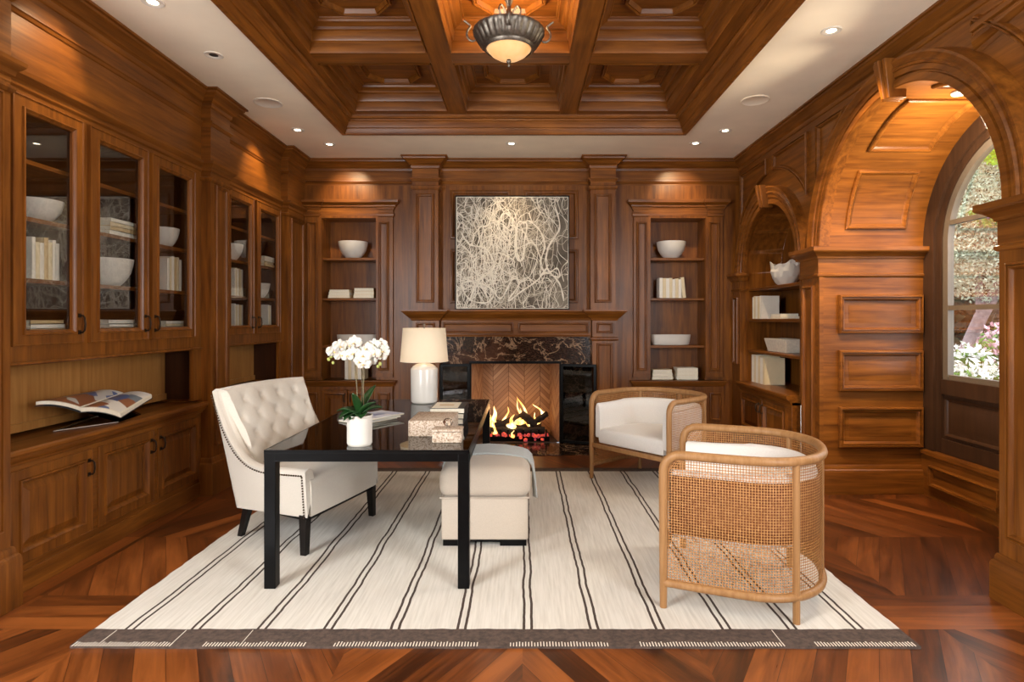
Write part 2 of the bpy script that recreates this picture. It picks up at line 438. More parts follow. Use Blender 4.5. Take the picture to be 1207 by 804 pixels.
# mouldings: (inset, height)
APPL = [(0, 0), (0, .024), (.005, .034), (.013, .036), (.0145, .020), (.018, .020), (.020, .028), (.026, .026), (.034, .012), (.036, .003), (.044, .002)]
RAISE = [(0, .012), (.006, .016), (.014, .014), (.020, .004), (.024, -.012), (.032, -.012), (.034, -.010), (.075, .002), (.078, .004)]
def frame_profile(k=1.0, h=1.0): return [(a*k, b*h) for a, b in APPL]
def inworld(o):
    """the mesh was built in world coordinates: cancel its parent's transform"""
    p = o.parent
    m = Matrix.Translation(p.location) @ p.rotation_euler.to_matrix().to_4x4()
    o.matrix_parent_inverse = m.inverted(); return o
# ================================================================ STRUCTURE
def S(mb, name, m, label, **kw):
    o = struct(mb, name, m, label, **kw); o['category'] = name.split('_')[0]; return o
S(MB().box(-3.3, 3.75, -1.3, 7.9, -.12, 0), 'floor', 'floor', 'reddish walnut parquet floor with diagonal boards')
# --- ceiling soffit with the rectangular tray opening
TX0, TX1, TY0, TY1 = -1.788, 1.617, 2.05, 5.99
ZC = 3.36
mb = MB()
for (a, b, c, d) in ((-3.3, TX0, -1.3, 7.9), (TX1, 3.75, -1.3, 7.9), (TX0, TX1, -1.3, TY0), (TX0, TX1, TY1, 7.9)):
    mb.box(a, b, c, d, ZC, ZC+.5)
S(mb, 'ceiling', 'plaster', 'cream plaster ceiling around the wooden tray')
# --- tray crown moulding
crown = [(-.05, ZC+.001), (-.05, ZC-.018), (-.04, ZC-.028), (-.006, ZC-.028), (.0, ZC-.018), (.004, ZC-.004), (.012, ZC+.01), (.014, ZC+.03), (.024, ZC+.034), (.03, ZC+.05), (.05, ZC+.085), (.062, ZC+.09), (.064, ZC+.105), (.085, ZC+.11), (.095, ZC+.125), (.097, ZC+.14), (.14, ZC+.14)]
S(MB().sweep([(TX0, TY0), (TX1, TY0), (TX1, TY1), (TX0, TY1)], crown, True), 'trim_1', 'wh', 'stepped crown moulding round the edge of the coffered ceiling tray', smooth=25)
ZB = ZC+.138
CX = [(-1.63, -.73), (-.553, .367), (.532, 1.418)]
CY = [(4.73, 5.78), (3.48, 4.53), (2.23, 3.28)]
mb = MB()
X0, X1, Y0, Y1 = TX0+.10, TX1-.10, TY0+.10, TY1-.10
for (a, b) in ((X0, CX[0][0]), (CX[0][1], CX[1][0]), (CX[1][1], CX[2][0]), (CX[2][1], X1)): mb.box(a, b, Y0, Y1, ZB, ZB+.25)
o = S(mb, 'trim_2', 'wy', 'lengthwise beams of the coffered ceiling', bevel=.004)
mb = MB()
for (a, b) in ((Y0, CY[2][0]), (CY[2][1], CY[1][0]), (CY[1][1], CY[0][0]), (CY[0][1], Y1)):
    for (c, d) in CX: mb.box(c-.002, d+.002, a, b, ZB, ZB+.25)
S(mb, 'trim_3', 'wx', 'cross beams of the coffered ceiling', bevel=.004)
ZT = ZB+.215
S(MB().box(X0, X1, Y0, Y1, ZT, ZT+.06), 'ceiling_panels', 'wx', 'flat wooden panels at the top of the ceiling coffers')
cof = [(0, ZB-.006), (.008, ZB-.006), (.012, ZB+.01), (.016, ZB+.075), (.026, ZB+.08), (.032, ZB+.095), (.036, ZB+.15), (.05, ZB+.155), (.06, ZB+.17), (.085, ZB+.185), (.10, ZB+.19), (.105, ZB+.205), (.115, ZB+.208), (.12, ZT)]
octp = [(0, ZT), (0, ZT-.022), (.006, ZT-.034), (.016, ZT-.036), (.018, ZT-.022), (.024, ZT-.022), (.03, ZT-.028), (.04, ZT-.010), (.046, ZT)]
for iy, (c, d) in enumerate(CY):
    for ix, (a, b) in enumerate(CX):
        m1 = MB().sweep([(a, c), (b, c), (b, d), (a, d)], cof, True)
        ox, oy = (a+b)/2, (c+d)/2; hx, hy, k = .26, .34, .13
        m1.sweep([(ox-hx+k, oy-hy), (ox+hx-k, oy-hy), (ox+hx, oy-hy+k*1.2), (ox+hx, oy+hy-k*1.2), (ox+hx-k, oy+hy), (ox-hx+k, oy+hy), (ox-hx, oy+hy-k*1.2), (ox-hx, oy-hy+k*1.2)], octp, True)
        S(m1, 'trim_%d' % (4+iy*3+ix), 'wh', '%s %s ceiling coffer with moulded sides and an octagon moulding' % (['back-row', 'middle-row', 'front-row'][iy], ['left', 'middle', 'right'][ix]), smooth=25)
# --- wall slabs
def holes(mb, fr, u0, u1, v0, v1, hs, n0, n1):
    us = sorted({u0, u1, *[h[0] for h in hs], *[h[1] for h in hs]})
    for a, b in zip(us, us[1:]):
        cuts = sorted((h[2], h[3]) for h in hs if h[0] <= a+1e-6 and h[1] >= b-1e-6)
        z = v0
        for (c, d) in cuts:
            if c > z+1e-6: mb.box(a, b, z, c, n0, n1, fr)
            z = max(z, d)
        if z < v1-1e-6: mb.box(a, b, z, v1, n0, n1, fr)
    return mb
BL, BR = (-2.386, -1.74), (1.517, 2.174)
FX = (-.605, .435)
S(holes(MB(), FB, -3.2, 2.7, 0, ZC, [(BL[0], BL[1], .745, 2.67), (BR[0], BR[1], .745, 2.67), (FX[0], FX[1], 0.0, .97)], -.10, 0), 'wall_back', 'wz', 'panelled back wall of stained wood behind the fireplace')
S(MB().box(-3.3, -3.12, -1.3, 7.9, 0, ZC), 'wall_left', 'wz', 'stained wooden wall behind the left cabinets')
S(holes(MB(), Fr((0, -1.2, 0), (1, 0, 0), (0, 0, 1), (0, 1, 0)), -3.2, 2.7, 0, ZC, [], -.1, 0), 'wall_front', 'wz', 'stained wooden wall behind the camera')
for i, x in ((2, 2.53), (3, -2.99)):  # unseen frames without openings, added to go with the side fill lights
    m1 = MB()
    for a in (-.9, -.02, .86): m1.box(x-.02, x+.02, .35+a, .39+a, .6, 3.0)
    for z in (.6, 1.4, 2.2, 2.96): m1.box(x-.02, x+.02, -.55, 1.25, z, z+.04)
    S(m1, 'window_%d' % i, 'wdark', 'tall window with glazing bars in the side wall beside the camera')
# frieze and crown of the left wall, stepping round the three pilasters
def crownprof(low):
    p = [(0, low)]
    if low < 2.9: p += [(.012, 2.70), (.016, 2.725), (.030, 2.735), (.045, 2.755), (.048, 2.775), (.0, 2.785)]
    p += [(0, 3.075), (.008, 3.08), (.016, 3.095), (.024, 3.10), (.024, 3.112), (.0, 3.12)] if low < 3.1 else []
    p += [(0, 3.225), (.008, 3.23), (.014, 3.245), (.014, 3.262), (.022, 3.27), (.034, 3.275), (.046, 3.29), (.075, 3.318), (.090, 3.326), (.094, 3.34), (.112, 3.345), (.112, ZC)]
    return p
def off2(p): return [(a+.002, b) for a, b in p]
C1, C2, C3 = (2.50, 3.015), (4.95, 5.27), (6.58, 7.08)
XL, XC = -2.68, -2.60
pl = [(XL, -1.2), (XL, C1[0]), (XC, C1[0]), (XC, C1[1]), (XL, C1[1]), (XL, C2[0]), (XC, C2[0]), (XC, C2[1]), (XL, C2[1]), (XL, C3[0]), (XC, C3[0]), (XC, 7.10)]
S(MB().sweep(pl, off2([(0, 2.665)]+crownprof(2.69)[0:]), False, WF, -1), 'trim_20', 'wh', 'frieze and crown moulding of the left wall stepping round the pilasters', smooth=25)
S(MB().box(-3.12, XL-.001, -1.2, 7.08, 2.72, ZC), 'wall_left_upper', 'wy', 'upper part of the left wall above the glazed cabinets')
YP = 6.93
PL, PR = (-1.287, -.985), (.795, 1.085)
pb = [(XC-.05, 7.08), (PL[0], 7.08), (PL[0], YP), (PL[1], YP), (PL[1], 7.08), (PR[0], 7.08), (PR[0], YP), (PR[1], YP), (PR[1], 7.08), (2.60, 7.08)]
S(MB().sweep(pb, off2([(0, 3.06)]+crownprof(3.06)[1:]), False, WF, -1), 'trim_21', 'wh', 'frieze and crown moulding of the back wall stepping round the pilasters', smooth=25)
XR = 2.585
S(MB().sweep([(XR, 7.10), (XR, -1.2)], off2(crownprof(3.2)), False, WF, -1), 'trim_22', 'wh', 'crown moulding along the top of the right wall', smooth=25)
# --- pilasters
def pil_left(n, c, label):
    m1 = MB().box(-3.12, XC, c[0], c[1], 0, ZC-.03)
    f = Fr((XC, 0, 0), (0, 1, 0), (0, 0, 1), (1, 0, 0))
    m1.panel(c[0]+.06, c[1]-.06, .40, 2.60, frame_profile(.8, .7), f)
    base = [(.002, .31), (.010, .305), (.018, .285), (.018, .27), (.028, .262), (.034, .24), (.034, 0)]
    m1.sweep([(XL, c[0]), (XC, c[0]), (XC, c[1]), (XL, c[1])], base, False, WF, -1)
    m1.box(XL, XC+.033, c[0]-.033, c[1]+.033 if c[1] < 7 else 7.08, 0, .24)
    m1.sweep([(XL, c[0]), (XC, c[0]), (XC, c[1]), (XL, c[1])], [(.002, 2.61), (.01, 2.615), (.018, 2.63), (.018, 2.645), (.002, 2.65)], False, WF, -1)
    S(m1, n, 'wz', label, smooth=25)
pil_left('trim_23', C1, 'panelled pilaster at the near end of the left wall cabinets')
pil_left('trim_24', C2, 'panelled pilaster between the two glazed cabinets on the left wall')
pil_left('trim_25', C3, 'panelled pilaster in the back left corner')
def pil_back(n, p, label):
    m1 = MB().box(p[0], p[1], YP, 7.08, 1.55, ZC-.03)
    f = Fr((0, YP, 0), (1, 0, 0), (0, 0, 1), (0, -1, 0))
    m1.panel(p[0]+.045, p[1]-.05, 1.66, 2.93, frame_profile(.9, .8), f)
    m1.sweep([(p[0], 7.08), (p[0], YP), (p[1], YP), (p[1], 7.08)], [(0, 2.98), (.012, 2.985), (.022, 3.005), (.022, 3.02), (0, 3.03)], False, WF, -1)
    S(m1, n, 'wz', label, smooth=25)
pil_back('trim_26', PL, 'panelled pilaster above the mantel left of the painting')
pil_back('trim_27', PR, 'panelled pilaster above the mantel right of the painting')
# --- applied panels behind the painting
m1 = MB()
for (a, b, c, d) in ((-.86, -.14, 2.42, 3.0), (.02, .66, 2.42, 3.0), (-.86, -.14, 1.66, 2.30), (.02, .66, 1.66, 2.30)):
    m1.panel(a, b, c, d, frame_profile(1.3, 1), FB)
S(m1, 'trim_28', 'wz', 'four moulded wall panels behind the painting', smooth=25)
# --- right wall with two round arches
NA = (6.17, 1.995, .655)     # niche arch: centre y, z, radius
BA = (4.04, 2.07, .945)      # window alcove arch
def arch_pts(a, n=40, r=None): return [(a[0]+(r or a[2])*math.cos(PI*i/n), a[1]+(r or a[2])*math.sin(PI*i/n)) for i in range(n+1)]
def archwall(mb, fr, spans, v1, T):
    """spans: list of ('solid',u0,u1) or ('arch',arch,floor_z)"""
    for sp in spans:
        if sp[0] == 'solid': mb.box(sp[1], sp[2], 0, v1, -T, 0, fr)
        else:
            a = sp[1]; pts = arch_pts(a); n = len(pts)
            for k in (0, -T):
                vs = [fr.P(y, z, k) for y, z in pts]+[fr.P(y, v1, k) for y, z in pts]
                mb.add(vs, [(i, i+1, n+i+1, n+i) for i in range(n-1)])
            if sp[2] > 0: mb.box(a[0]-a[2], a[0]+a[2], 0, sp[2], -T, 0, fr)
    return mb
m1 = archwall(MB(), FR, [('solid', -1.2, BA[0]-BA[2]), ('arch', BA, 0), ('solid', BA[0]+BA[2], NA[0]-NA[2]), ('arch', NA, 0), ('solid', NA[0]+NA[2], 7.08)], ZC, .10)
S(m1, 'wall_right', 'wy', 'right wall of stained wood with two round arches', smooth=0)
def vault(mb, a, x0, x1, n=48):
    p = arch_pts(a, n)
    return mb.grid([[(x0, y, z) for y, z in p], [(x1, y, z) for y, z in p]])
# alcove: vault, jambs
XE = 3.36
m1 = vault(MB(), BA, XR-.01, 3.5)
S(m1, 'wall_alcove_vault', 'wx', 'curved wooden vault over the window alcove', smooth=60)
af = ArcFr(BA[0], BA[1], BA[2])
vp_ = [(0, 0), (0, .016), (.008, .024), (.018, .026), (.026, .014), (.036, .010), (.044, .002), (.10, .002)]
m1 = MB()
for (t0, t1) in ((9, 39), (49, 83), (97, 131), (141, 171)):
    m1.panel(2.70, 3.20, R(t0)*BA[2], R(t1)*BA[2], vp_[:-1], af, div=12)
S(m1, 'trim_30', 'wx', 'four moulded panels curving over the alcove vault', smooth=25)
FJ = Fr((0, 4.981, 0), (1, 0, 0), (0, 0, 1), (0, -1, 0))
m1 = MB().box(2.486, 3.5, 4.982, 5.08, 0, BA[1]); m1.box(2.4855, XR, 4.9825, 5.292, 0, BA[1]-.001)
S(m1, 'wall_alcove_left', 'wx', 'wooden side wall of the window alcove facing the camera')
m1 = MB()
for (c, d) in ((1.345, 1.668), (.862, 1.205), (.393, .73)):
    m1.panel(2.645, 3.345, c, d, [(a*1.35, b*1.1) for a, b in APPL], FJ)
    m1.panel(2.735, 3.255, c+.09, d-.09, [(0, .001), (.0, .004), (.02, .008)], FJ)
m1.box(2.486, 2.52, 0.24, 1.82, 0, .006, FJ)
S(m1, 'trim_31', 'wx', 'three moulded panels on the alcove side wall', smooth=25)
S(MB().box(2.486, 3.5, 3.0, 3.098, 0, BA[1]).box(2.4855, XR, 2.499, 3.097, 0, BA[1]-.001), 'wall_alcove_right', 'wz', 'near pier and side wall of the window alcove')
FP = Fr((2.485, 0, 0), (0, 1, 0), (0, 0, 1), (-1, 0, 0))
m1 = MB().panel(2.58, 3.035, .34, 1.75, frame_profile(1, .9), FP).panel(5.05, 5.24, .34, 1.75, frame_profile(.8, .8), FP)
S(m1, 'trim_32', 'wz', 'upright panels on the piers beside the alcove', smooth=25)
cap = [(0, 1.815), (.010, 1.82), (.016, 1.83), (.016, 1.842), (.004, 1.85), (.004, 1.97), (.014, 1.975), (.018, 1.99), (.030, 2.0), (.050, 2.018), (.072, 2.026), (.078, 2.036), (.078, 2.068), (0, 2.07)]
pf = [(XR, 5.29), (2.485, 5.29), (2.485, 4.985), (3.40, 4.985)]
pn = [(3.40, 3.095), (2.485, 3.095), (2.485, 2.50), (XR, 2.50)]
cap = off2(cap); 
S(MB().sweep(pf, cap, False, WF, -1).sweep(pn, cap, False, WF, -1), 'trim_33', 'wh', 'impost caps on the piers of the alcove arch', smooth=25)
bs = [(.004, .245), (.008, .243), (.016, .225), (.016, .21), (.026, .20), (.03, .185), (.03, 0)]
S(MB().sweep(pf, bs, False, WF, -1).sweep(pn, bs, False, WF, -1), 'baseboard_right', 'wh', 'moulded baseboard round the alcove piers', smooth=25)
# archivolts
av = [(-.0, -.0), (0, .088), (.006, .094), (.05, .094), (.054, .078), (.062, .078), (.068, .094), (.10, .096), (.105, .108), (.118, .112), (.128, .100), (.14, .102), (.165, .118), (.18, .118), (.184, .06), (.19, 0)]
S(MB().sweep(arch_pts(BA, 56), av, False, FR, -1), 'trim_34', 'wy', 'moulded arch surround over the window alcove', smooth=25)
av2 = [(0, 0), (0, .05), (.006, .055), (.05, .055), (.054, .042), (.062, .042), (.07, .06), (.10, .066), (.11, .078), (.125, .08), (.135, .066), (.15, .072), (.17, .086), (.184, .086), (.188, .04), (.19, 0)]
S(MB().sweep(arch_pts(NA, 48), av2, False, FR, -1), 'trim_35', 'wy', 'moulded arch surround over the bookcase niche', smooth=25)
def keystone(mb, a, h0, dz0=-.03, dz1=.235, w0=.045, w1=.07):
    z0, z1 = a[1]+a[2]+dz0, a[1]+a[2]+dz1
    for (k0, k1, hh) in ((-1, -.42, h0), (-.36, .36, h0+.02), (.42, 1, h0)):
        q = [(a[0]+w0*k0, z0), (a[0]+w0*k1, z0), (a[0]+w1*k1, z1), (a[0]+w1*k0, z1)]
        vs = [FR.P(y, z, 0) for y, z in q]+[FR.P(y, z, hh-(.045 if i < 2 else 0)) for i, (y, z) in enumerate(q)]
        mb.add(vs, [(0, 1, 2, 3), (4, 5, 6, 7), (0, 1, 5, 4), (1, 2, 6, 5), (2, 3, 7, 6), (3, 0, 4, 7)])
    return mb
S(keystone(MB(), BA, .165, -.06, .20), 'trim_36', 'wz', 'fluted keystone of the alcove arch', bevel=.006)
S(keystone(MB(), NA, .15, w0=.04, w1=.062, dz1=.20), 'trim_37', 'wz', 'fluted keystone of the bookcase niche arch', bevel=.006)
# spandrel panels following the arches
def arc_between(a, r, t0, t1, n=14): return [(a[0]+r*math.cos(R(t0+(t1-t0)*i/n)), a[1]+r*math.sin(R(t0+(t1-t0)*i/n))) for i in range(n+1)]
def deg(a, y=None, z=None, r=1):
    return math.degrees(math.acos((y-a[0])/r)) if y is not None else math.degrees(math.asin((z-a[1])/r))
m1 = MB()
sp = [(a*1.15, b*1.0) for a, b in APPL]
r_ = 1.0
t_a, t_b = deg(NA, y=6.25, r=r_), deg(NA, y=6.985, r=r_)
m1.sweep([(6.985, 3.16), (6.25, 3.16)]+arc_between(NA, r_, t_a, t_b), sp, True, FR, 1)
t_a, t_b = deg(NA, y=5.36, r=r_), deg(NA, y=6.09, r=r_)
m1.sweep([(6.09, 3.16), (5.36, 3.16)]+arc_between(NA, r_, t_a, t_b), sp, True, FR, 1)
r2 = 1.27
t_a, t_b = deg(BA, z=3.16, r=r2), deg(BA, y=5.19, r=r2)
m1.sweep([(5.19, 3.16)]+arc_between(BA, r2, t_a, t_b), sp, True, FR, 1)
t_c = 180-t_a
m1.sweep([(BA[0]+r2*math.cos(R(t_c)), 3.16), (2.7, 3.16)]+arc_between(BA, r2, 180-30, t_c)[0:], sp, True, FR, 1)
S(m1, 'trim_38', 'wy', 'moulded spandrel panels following the arches of the right wall', smooth=25)
# corner pilaster right of the back bookcase
m1 = MB().box(2.50, XR, 6.83, 7.06, 0, 1.99)
f = Fr((2.50, 0, 0), (0, 1, 0), (0, 0, 1), (-1, 0, 0))
m1.panel(6.87, 7.02, .95, 1.72, frame_profile(.7, .7), f)
m1.sweep([(XR, 7.06), (2.50, 7.06), (2.50, 6.83), (XR, 6.83)], [(0, 1.78), (.01, 1.79), (.018, 1.81), (.006, 1.82), (.006, 1.90), (.02, 1.91), (.03, 1.93), (.06, 1.96), (.07, 1.965), (.07, 1.995), (0, 2.0)], False, WF, -1)
S(m1, 'trim_39', 'wz', 'small capped pilaster in the back right corner', smooth=25)
# --- alcove window
XWN = 3.42
m1 = MB()
def arched_ring(mb, a, r0, r1, zb, x0, x1, n=44):
    """an arched frame: half ring above the springing, straight stiles below"""
    def path(r): return [(a[0]+r, zb)]+arch_pts(a, n, r)+[(a[0]-r, zb)]
    p0, p1 = path(r0), path(r1); k = len(p0)
    for (A, B, xa, xb) in ((p0, p1, x0, x0), (p0, p1, x1, x1), (p0, p0, x0, x1), (p1, p1, x0, x1)):
        mb.grid([[(xa, y, z) for y, z in A], [(xb, y, z) for y, z in B]])
    return mb
arched_ring(m1, BA, .82, .945, .385, 3.36, 3.46)
arched_ring(m1, BA, .765, .83, .385, 3.385, 3.46)
m1.box(3.385, 3.46, BA[0]-.77, BA[0]+.77, .385, .50)
m1.box(3.385, 3.46, BA[0]-.77, BA[0]+.77, .86, .98)
m1.box(3.41, 3.44, BA[0]-.77, BA[0]+.77, .50, .86)
m1.box(3.39, 3.46, BA[0]-.05, BA[0]+.05, .385, 2.8)
fw = Fr((3.41, 0, 0), (0, 1, 0), (0, 0, 1), (-1, 0, 0))
for (a, b) in ((BA[0]+.09, BA[0]+.73), (BA[0]-.73, BA[0]-.09)): m1.panel(a, b, .53, .83, RAISE and [(0, .02), (.01, .016), (.02, .004), (.03, .004), (.07, .016)], fw)
win = S(m1, 'window_1', 'wdark', 'dark wooden arched window with a garden view in the alcove', smooth=30)
m1 = arched_ring(MB(), BA, .71, .77, .98, 3.40, 3.45)
m1.box(3.40, 3.45, BA[0]-.7, BA[0]+.7, .975, 1.02)
for z in (1.555, 2.235): m1.box(3.405, 3.445, BA[0]-.74, BA[0]+.74, z-.018, z+.018)
M['sash'] = plain('grey_brown_sash', srgb(96, 84, 70), .45)
sash = m1.build('sash', 'sash', win); sash['label'] = 'lighter grey-brown sash with two crossbars'
pts = [(BA[0]+.72, 1.0)]+arch_pts(BA, 30, .72)+[(BA[0]-.72, 1.0)]
mp = MB().add([(3.425, y, z) for y, z in pts], [tuple(range(len(pts)))])
mp.build('window_pane', 'winpane', win, smooth=0)
# outer wall beyond the alcove
m1 = MB(); fo = Fr((3.5, 0, 0), (0, 1, 0), (0, 0, 1), (-1, 0, 0))
archwall(m1, fo, [('solid', 1.5, BA[0]-BA[2]), ('arch', BA, .385), ('solid', BA[0]+BA[2], 7.9)], 4.0, .12)
S(m1, 'wall_outer', 'plaster', 'outer house wall round the alcove window', smooth=0)
t = thing('recessed_light', 'small recessed downlight in the crown of the alcove vault', 'downlight', (2.98, 4.04, 3.008), 0, 'recessed ceiling downlights')
MB().lathe([(.030, -.004), (.034, -.010), (.052, -.012), (.056, -.006), (.056, 0), (.03, 0)], seg=32).build('trim_ring', 'canlight', t)
MB().lathe([(0, -.005), (.031, -.005)], seg=24).build('lamp_face', 'bulb', t, smooth=0)
light('alcove_downlight', 'POINT', (2.98, 4.04, 2.62), 62, (1, .86, .66), shadow_soft_size=.12)  # fitting and light both added to brighten the alcove
# --- window seat
t = thing('window_seat', 'low panelled wooden bench box built under the arched alcove window', 'bench', (3.2, 4.04, 0))
m1 = MB().box(3.345, 3.40, 3.10, 4.98, 0, .34)
fb_ = Fr((3.345, 0, 0), (0, 1, 0), (0, 0, 1), (-1, 0, 0))
m1.panel(4.14, 4.86, .10, .27, [(a*.8, b) for a, b in APPL], fb_).panel(3.22, 3.94, .10, .27, [(a*.8, b) for a, b in APPL], fb_)
inworld(m1.build('front_board', 'wy', t, smooth=25))
inworld(MB().box(3.325, 3.50, 3.10, 4.98, .34, .383).build('lid', 'wy', t, bevel=.008))
# ================================================================ BUILT-IN CABINETS (left wall)
def pull(parent, fr, u, v, L=.10):
    m1 = MB(); pts = [fr.P(u, v-L/2, .0), fr.P(u, v-L/2, .022), fr.P(u, v-L/2+.012, .032), fr.P(u, v, .036), fr.P(u, v+L/2-.012, .032), fr.P(u, v+L/2, .022), fr.P(u, v+L/2, 0)]
    m1.tube(pts, .0055, 8)
    for s in (-1, 1): m1.box(u-.010, u+.010, v+s*L/2-.012, v+s*L/2+.012, 0, .004, fr)
    return inworld2(m1.build('handle', 'bronze', parent))
def inworld2(o):
    """sub-part of a part built in world coordinates: the part's own matrix is already cancelled"""
    return o
INNER = [(0, .010), (.004, .014), (.010, .014), (.014, .006), (.022, .002), (.024, -.006)]
def ring(mb, u0, u1, v0, v1, w, n0, n1, fr, wb=None):
    wb = wb or w
    mb.box(u0, u0+w, v0, v1, n0, n1, fr); mb.box(u1-w, u1, v0, v1, n0, n1, fr)
    mb.box(u0+w, u1-w, v0, v0+wb, n0, n1, fr); mb.box(u0+w, u1-w, v1-w, v1, n0, n1, fr); return mb
def glazed_door(parent, fr, u0, u1, v0, v1, hside, pane=True):
    w = .088
    m1 = ring(MB(), u0, u1, v0, v1, w*.93, 0, .022, fr, .078)
    m1.panel(u0, u1, v0, v1, [(-.001, .0), (-.001, .026), (.006, .028), (.010, .022)], fr, False)
    m1.panel(u0+w*.93-.022, u1-w*.93+.022, v0+.056, v1-w*.93+.022, [(0, .022), (.003, .032), (.010, .034), (.018, .024), (.026, .02), (.030, .006)], fr, False)
    d = inworld(m1.build('door', 'wz', parent, smooth=25))
    MB().box(u0+w-.02, u1-w+.02, v0+.06, v1-w+.02, .004, .007, fr).build('glass_pane', 'pane', d, smooth=0)
    pull(d, fshift(fr, .024), u1-.035 if hside > 0 else u0+.035, v0+.115)
    return d
def panel_door(parent, fr, u0, u1, v0, v1, hside, hz=None, w=.075):
    m1 = ring(MB(), u0, u1, v0, v1, w, 0, .022, fr)
    m1.panel(u0, u1, v0, v1, [(-.001, 0), (-.001, .024), (.004, .026), (.007, .021)], fr, False)
    m1.panel(u0+w-.02, u1-w+.02, v0+w-.02, v1-w+.02, [(0, .022), (.004, .032), (.012, .034), (.020, .022), (.026, .012), (.030, .002), (.036, .002), (.040, .005), (.070, .015), (.073, .017)], fr, True)
    d = inworld(m1.build('door', 'wz', parent, smooth=25))
    if hside: pull(d, fshift(fr, .024), u1-.032 if hside > 0 else u0+.032, (hz or v1-.11), .085)
    return d
SH = (1.69, 2.03, 2.345)
def glazed_unit(label, y0, y1, doors):
    """upper cabinet with glazed doors over an open niche"""
    t = thing('glazed_cabinet', label, 'cabinet', (-2.9, (y0+y1)/2, 1.24))
    m1 = MB()
    m1.box(-3.11, -3.09, y0, y1, .80, 2.72)
    m1.box(-3.09, -2.70, y0, y0+.02, .80, 2.72); m1.box(-3.09, -2.70, y1-.02, y1, .80, 2.72)
    m1.box(-3.09, -2.70, y0, y1, 1.24, 1.385); m1.box(-3.09, -2.70, y0, y1, 2.66, 2.72)
    for a, b in zip(doors, doors[1:]): m1.box(-3.09, -2.70, (a[1]+b[0])/2-.01, (a[1]+b[0])/2+.01, 1.385, 2.66)
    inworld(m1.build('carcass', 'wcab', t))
    m1 = MB().box(-3.09, -2.97, y0+.02, y1-.02, .80, 1.24)
    m1.box(-2.97, -2.955, y0+.02, y1-.02, .80, .85)
    ps = [y0+.02+(y1-y0-.04)*k/2 for k in range(3)]
    for a, b in zip(ps, ps[1:]): m1.box(-2.97, -2.966, a+.006, b-.006, .85, 1.24)
    o = inworld(m1.build('niche_back', 'panel', t)); o['label'] = 'paler board at the back of the open niche'
    m1 = MB(); us = [y0]+[q for d in doors for q in d]+[y1]
    m1.box(us[1], us[-2], 1.235, 1.32, -.03, 0, FL); m1.box(y0, y1, 2.66, 2.72, -.03, 0, FL)
    for i in range(0, len(us), 2): m1.box(us[i], us[i+1], .80 if i in (0, len(us)-2) else 1.32, 2.66, -.03, 0, FL)
    m1.sweep([(y0+.002, 1.233), (y1-.002, 1.233)], [(0, 0), (0, .012), (-.012, .014), (-.02, 0)], False, FL)
    inworld(m1.build('face_frame', 'wz', t, smooth=25))
    for (a, b) in doors:
        for z in SH: inworld(MB().box(-3.085, -2.73, a-.01, b+.01, z-.025, z).build('shelf', 'wy', t))
    return t
D1, D2, D3 = (3.10, 3.60), (3.655, 4.225), (4.265, 4.83)
D4, D5 = (5.33, 5.885), (5.945, 6.53)
g1 = glazed_unit('wide stained cabinet with three glazed doors, nearest on the left wall', C1[1], C2[0], [D1, D2, D3])
for d, h in ((D1, 1), (D2, 1), (D3, -1)): glazed_door(g1, fshift(FL, -.004), d[0], d[1], 1.32, 2.66, h)
g2 = glazed_unit('narrower stained cabinet with two glazed doors, at the back of the left wall', C2[1], C3[0], [D4, D5])
for d, h in ((D4, 1), (D5, -1)): glazed_door(g2, fshift(FL, -.004), d[0], d[1], 1.32, 2.66, h)
def base_unit(label, y0, y1, doors, hs):
    t = thing('base_cabinet', label, 'cabinet', (-2.9, (y0+y1)/2, 0))
    m1 = MB().box(-3.11, -2.70, y0, y1, 0, .68)
    m1.box(y0, y1, 0, .15, -.03, .0, FL); m1.box(y0, y1, .66, .70, -.03, 0, FL)
    us = [y0]+[q for d in doors for q in d]+[y1]
    for i in range(0, len(us), 2): m1.box(us[i], us[i+1], .15, .66, -.03, 0, FL)
    m1.box(y0, y1, 0, .115, 0, .012, FL)
    inworld(m1.build('carcass', 'wy', t, bevel=.003))
    for d, h in zip(doors, hs): panel_door(t, fshift(FL, -.018), d[0], d[1], .15, .66, h)
    return t
base_unit('low stained cabinet with three raised-panel doors below the nearest glazed cabinet', C1[1], C2[0], [(3.10, 3.695), (3.745, 4.31), (4.355, 4.905)], (1, 1, -1))
base_unit('low stained cabinet with two raised-panel doors behind the tufted settee', C2[1], C3[0], [(5.33, 5.90), (5.95, 6.52)], (1, -1))
ctp = [(0, .685), (.012, .69), (.018, .705), (.032, .712), (.046, .73), (.050, .742), (.060, .746), (.066, .758), (.064, .772), (.056, .78), (-.43, .78), (-.43, .70)]
for (y0, y1, lab) in ((C1[1], C2[0], 'polished wooden countertop carrying the open picture book'), (C2[1], C3[0], 'polished wooden countertop in the niche behind the settee')):
    tag(MB().sweep([(XL, y0), (XL, y1)], ctp, False, WF, -1).build('countertop', 'wy', smooth=30), lab, 'countertop')
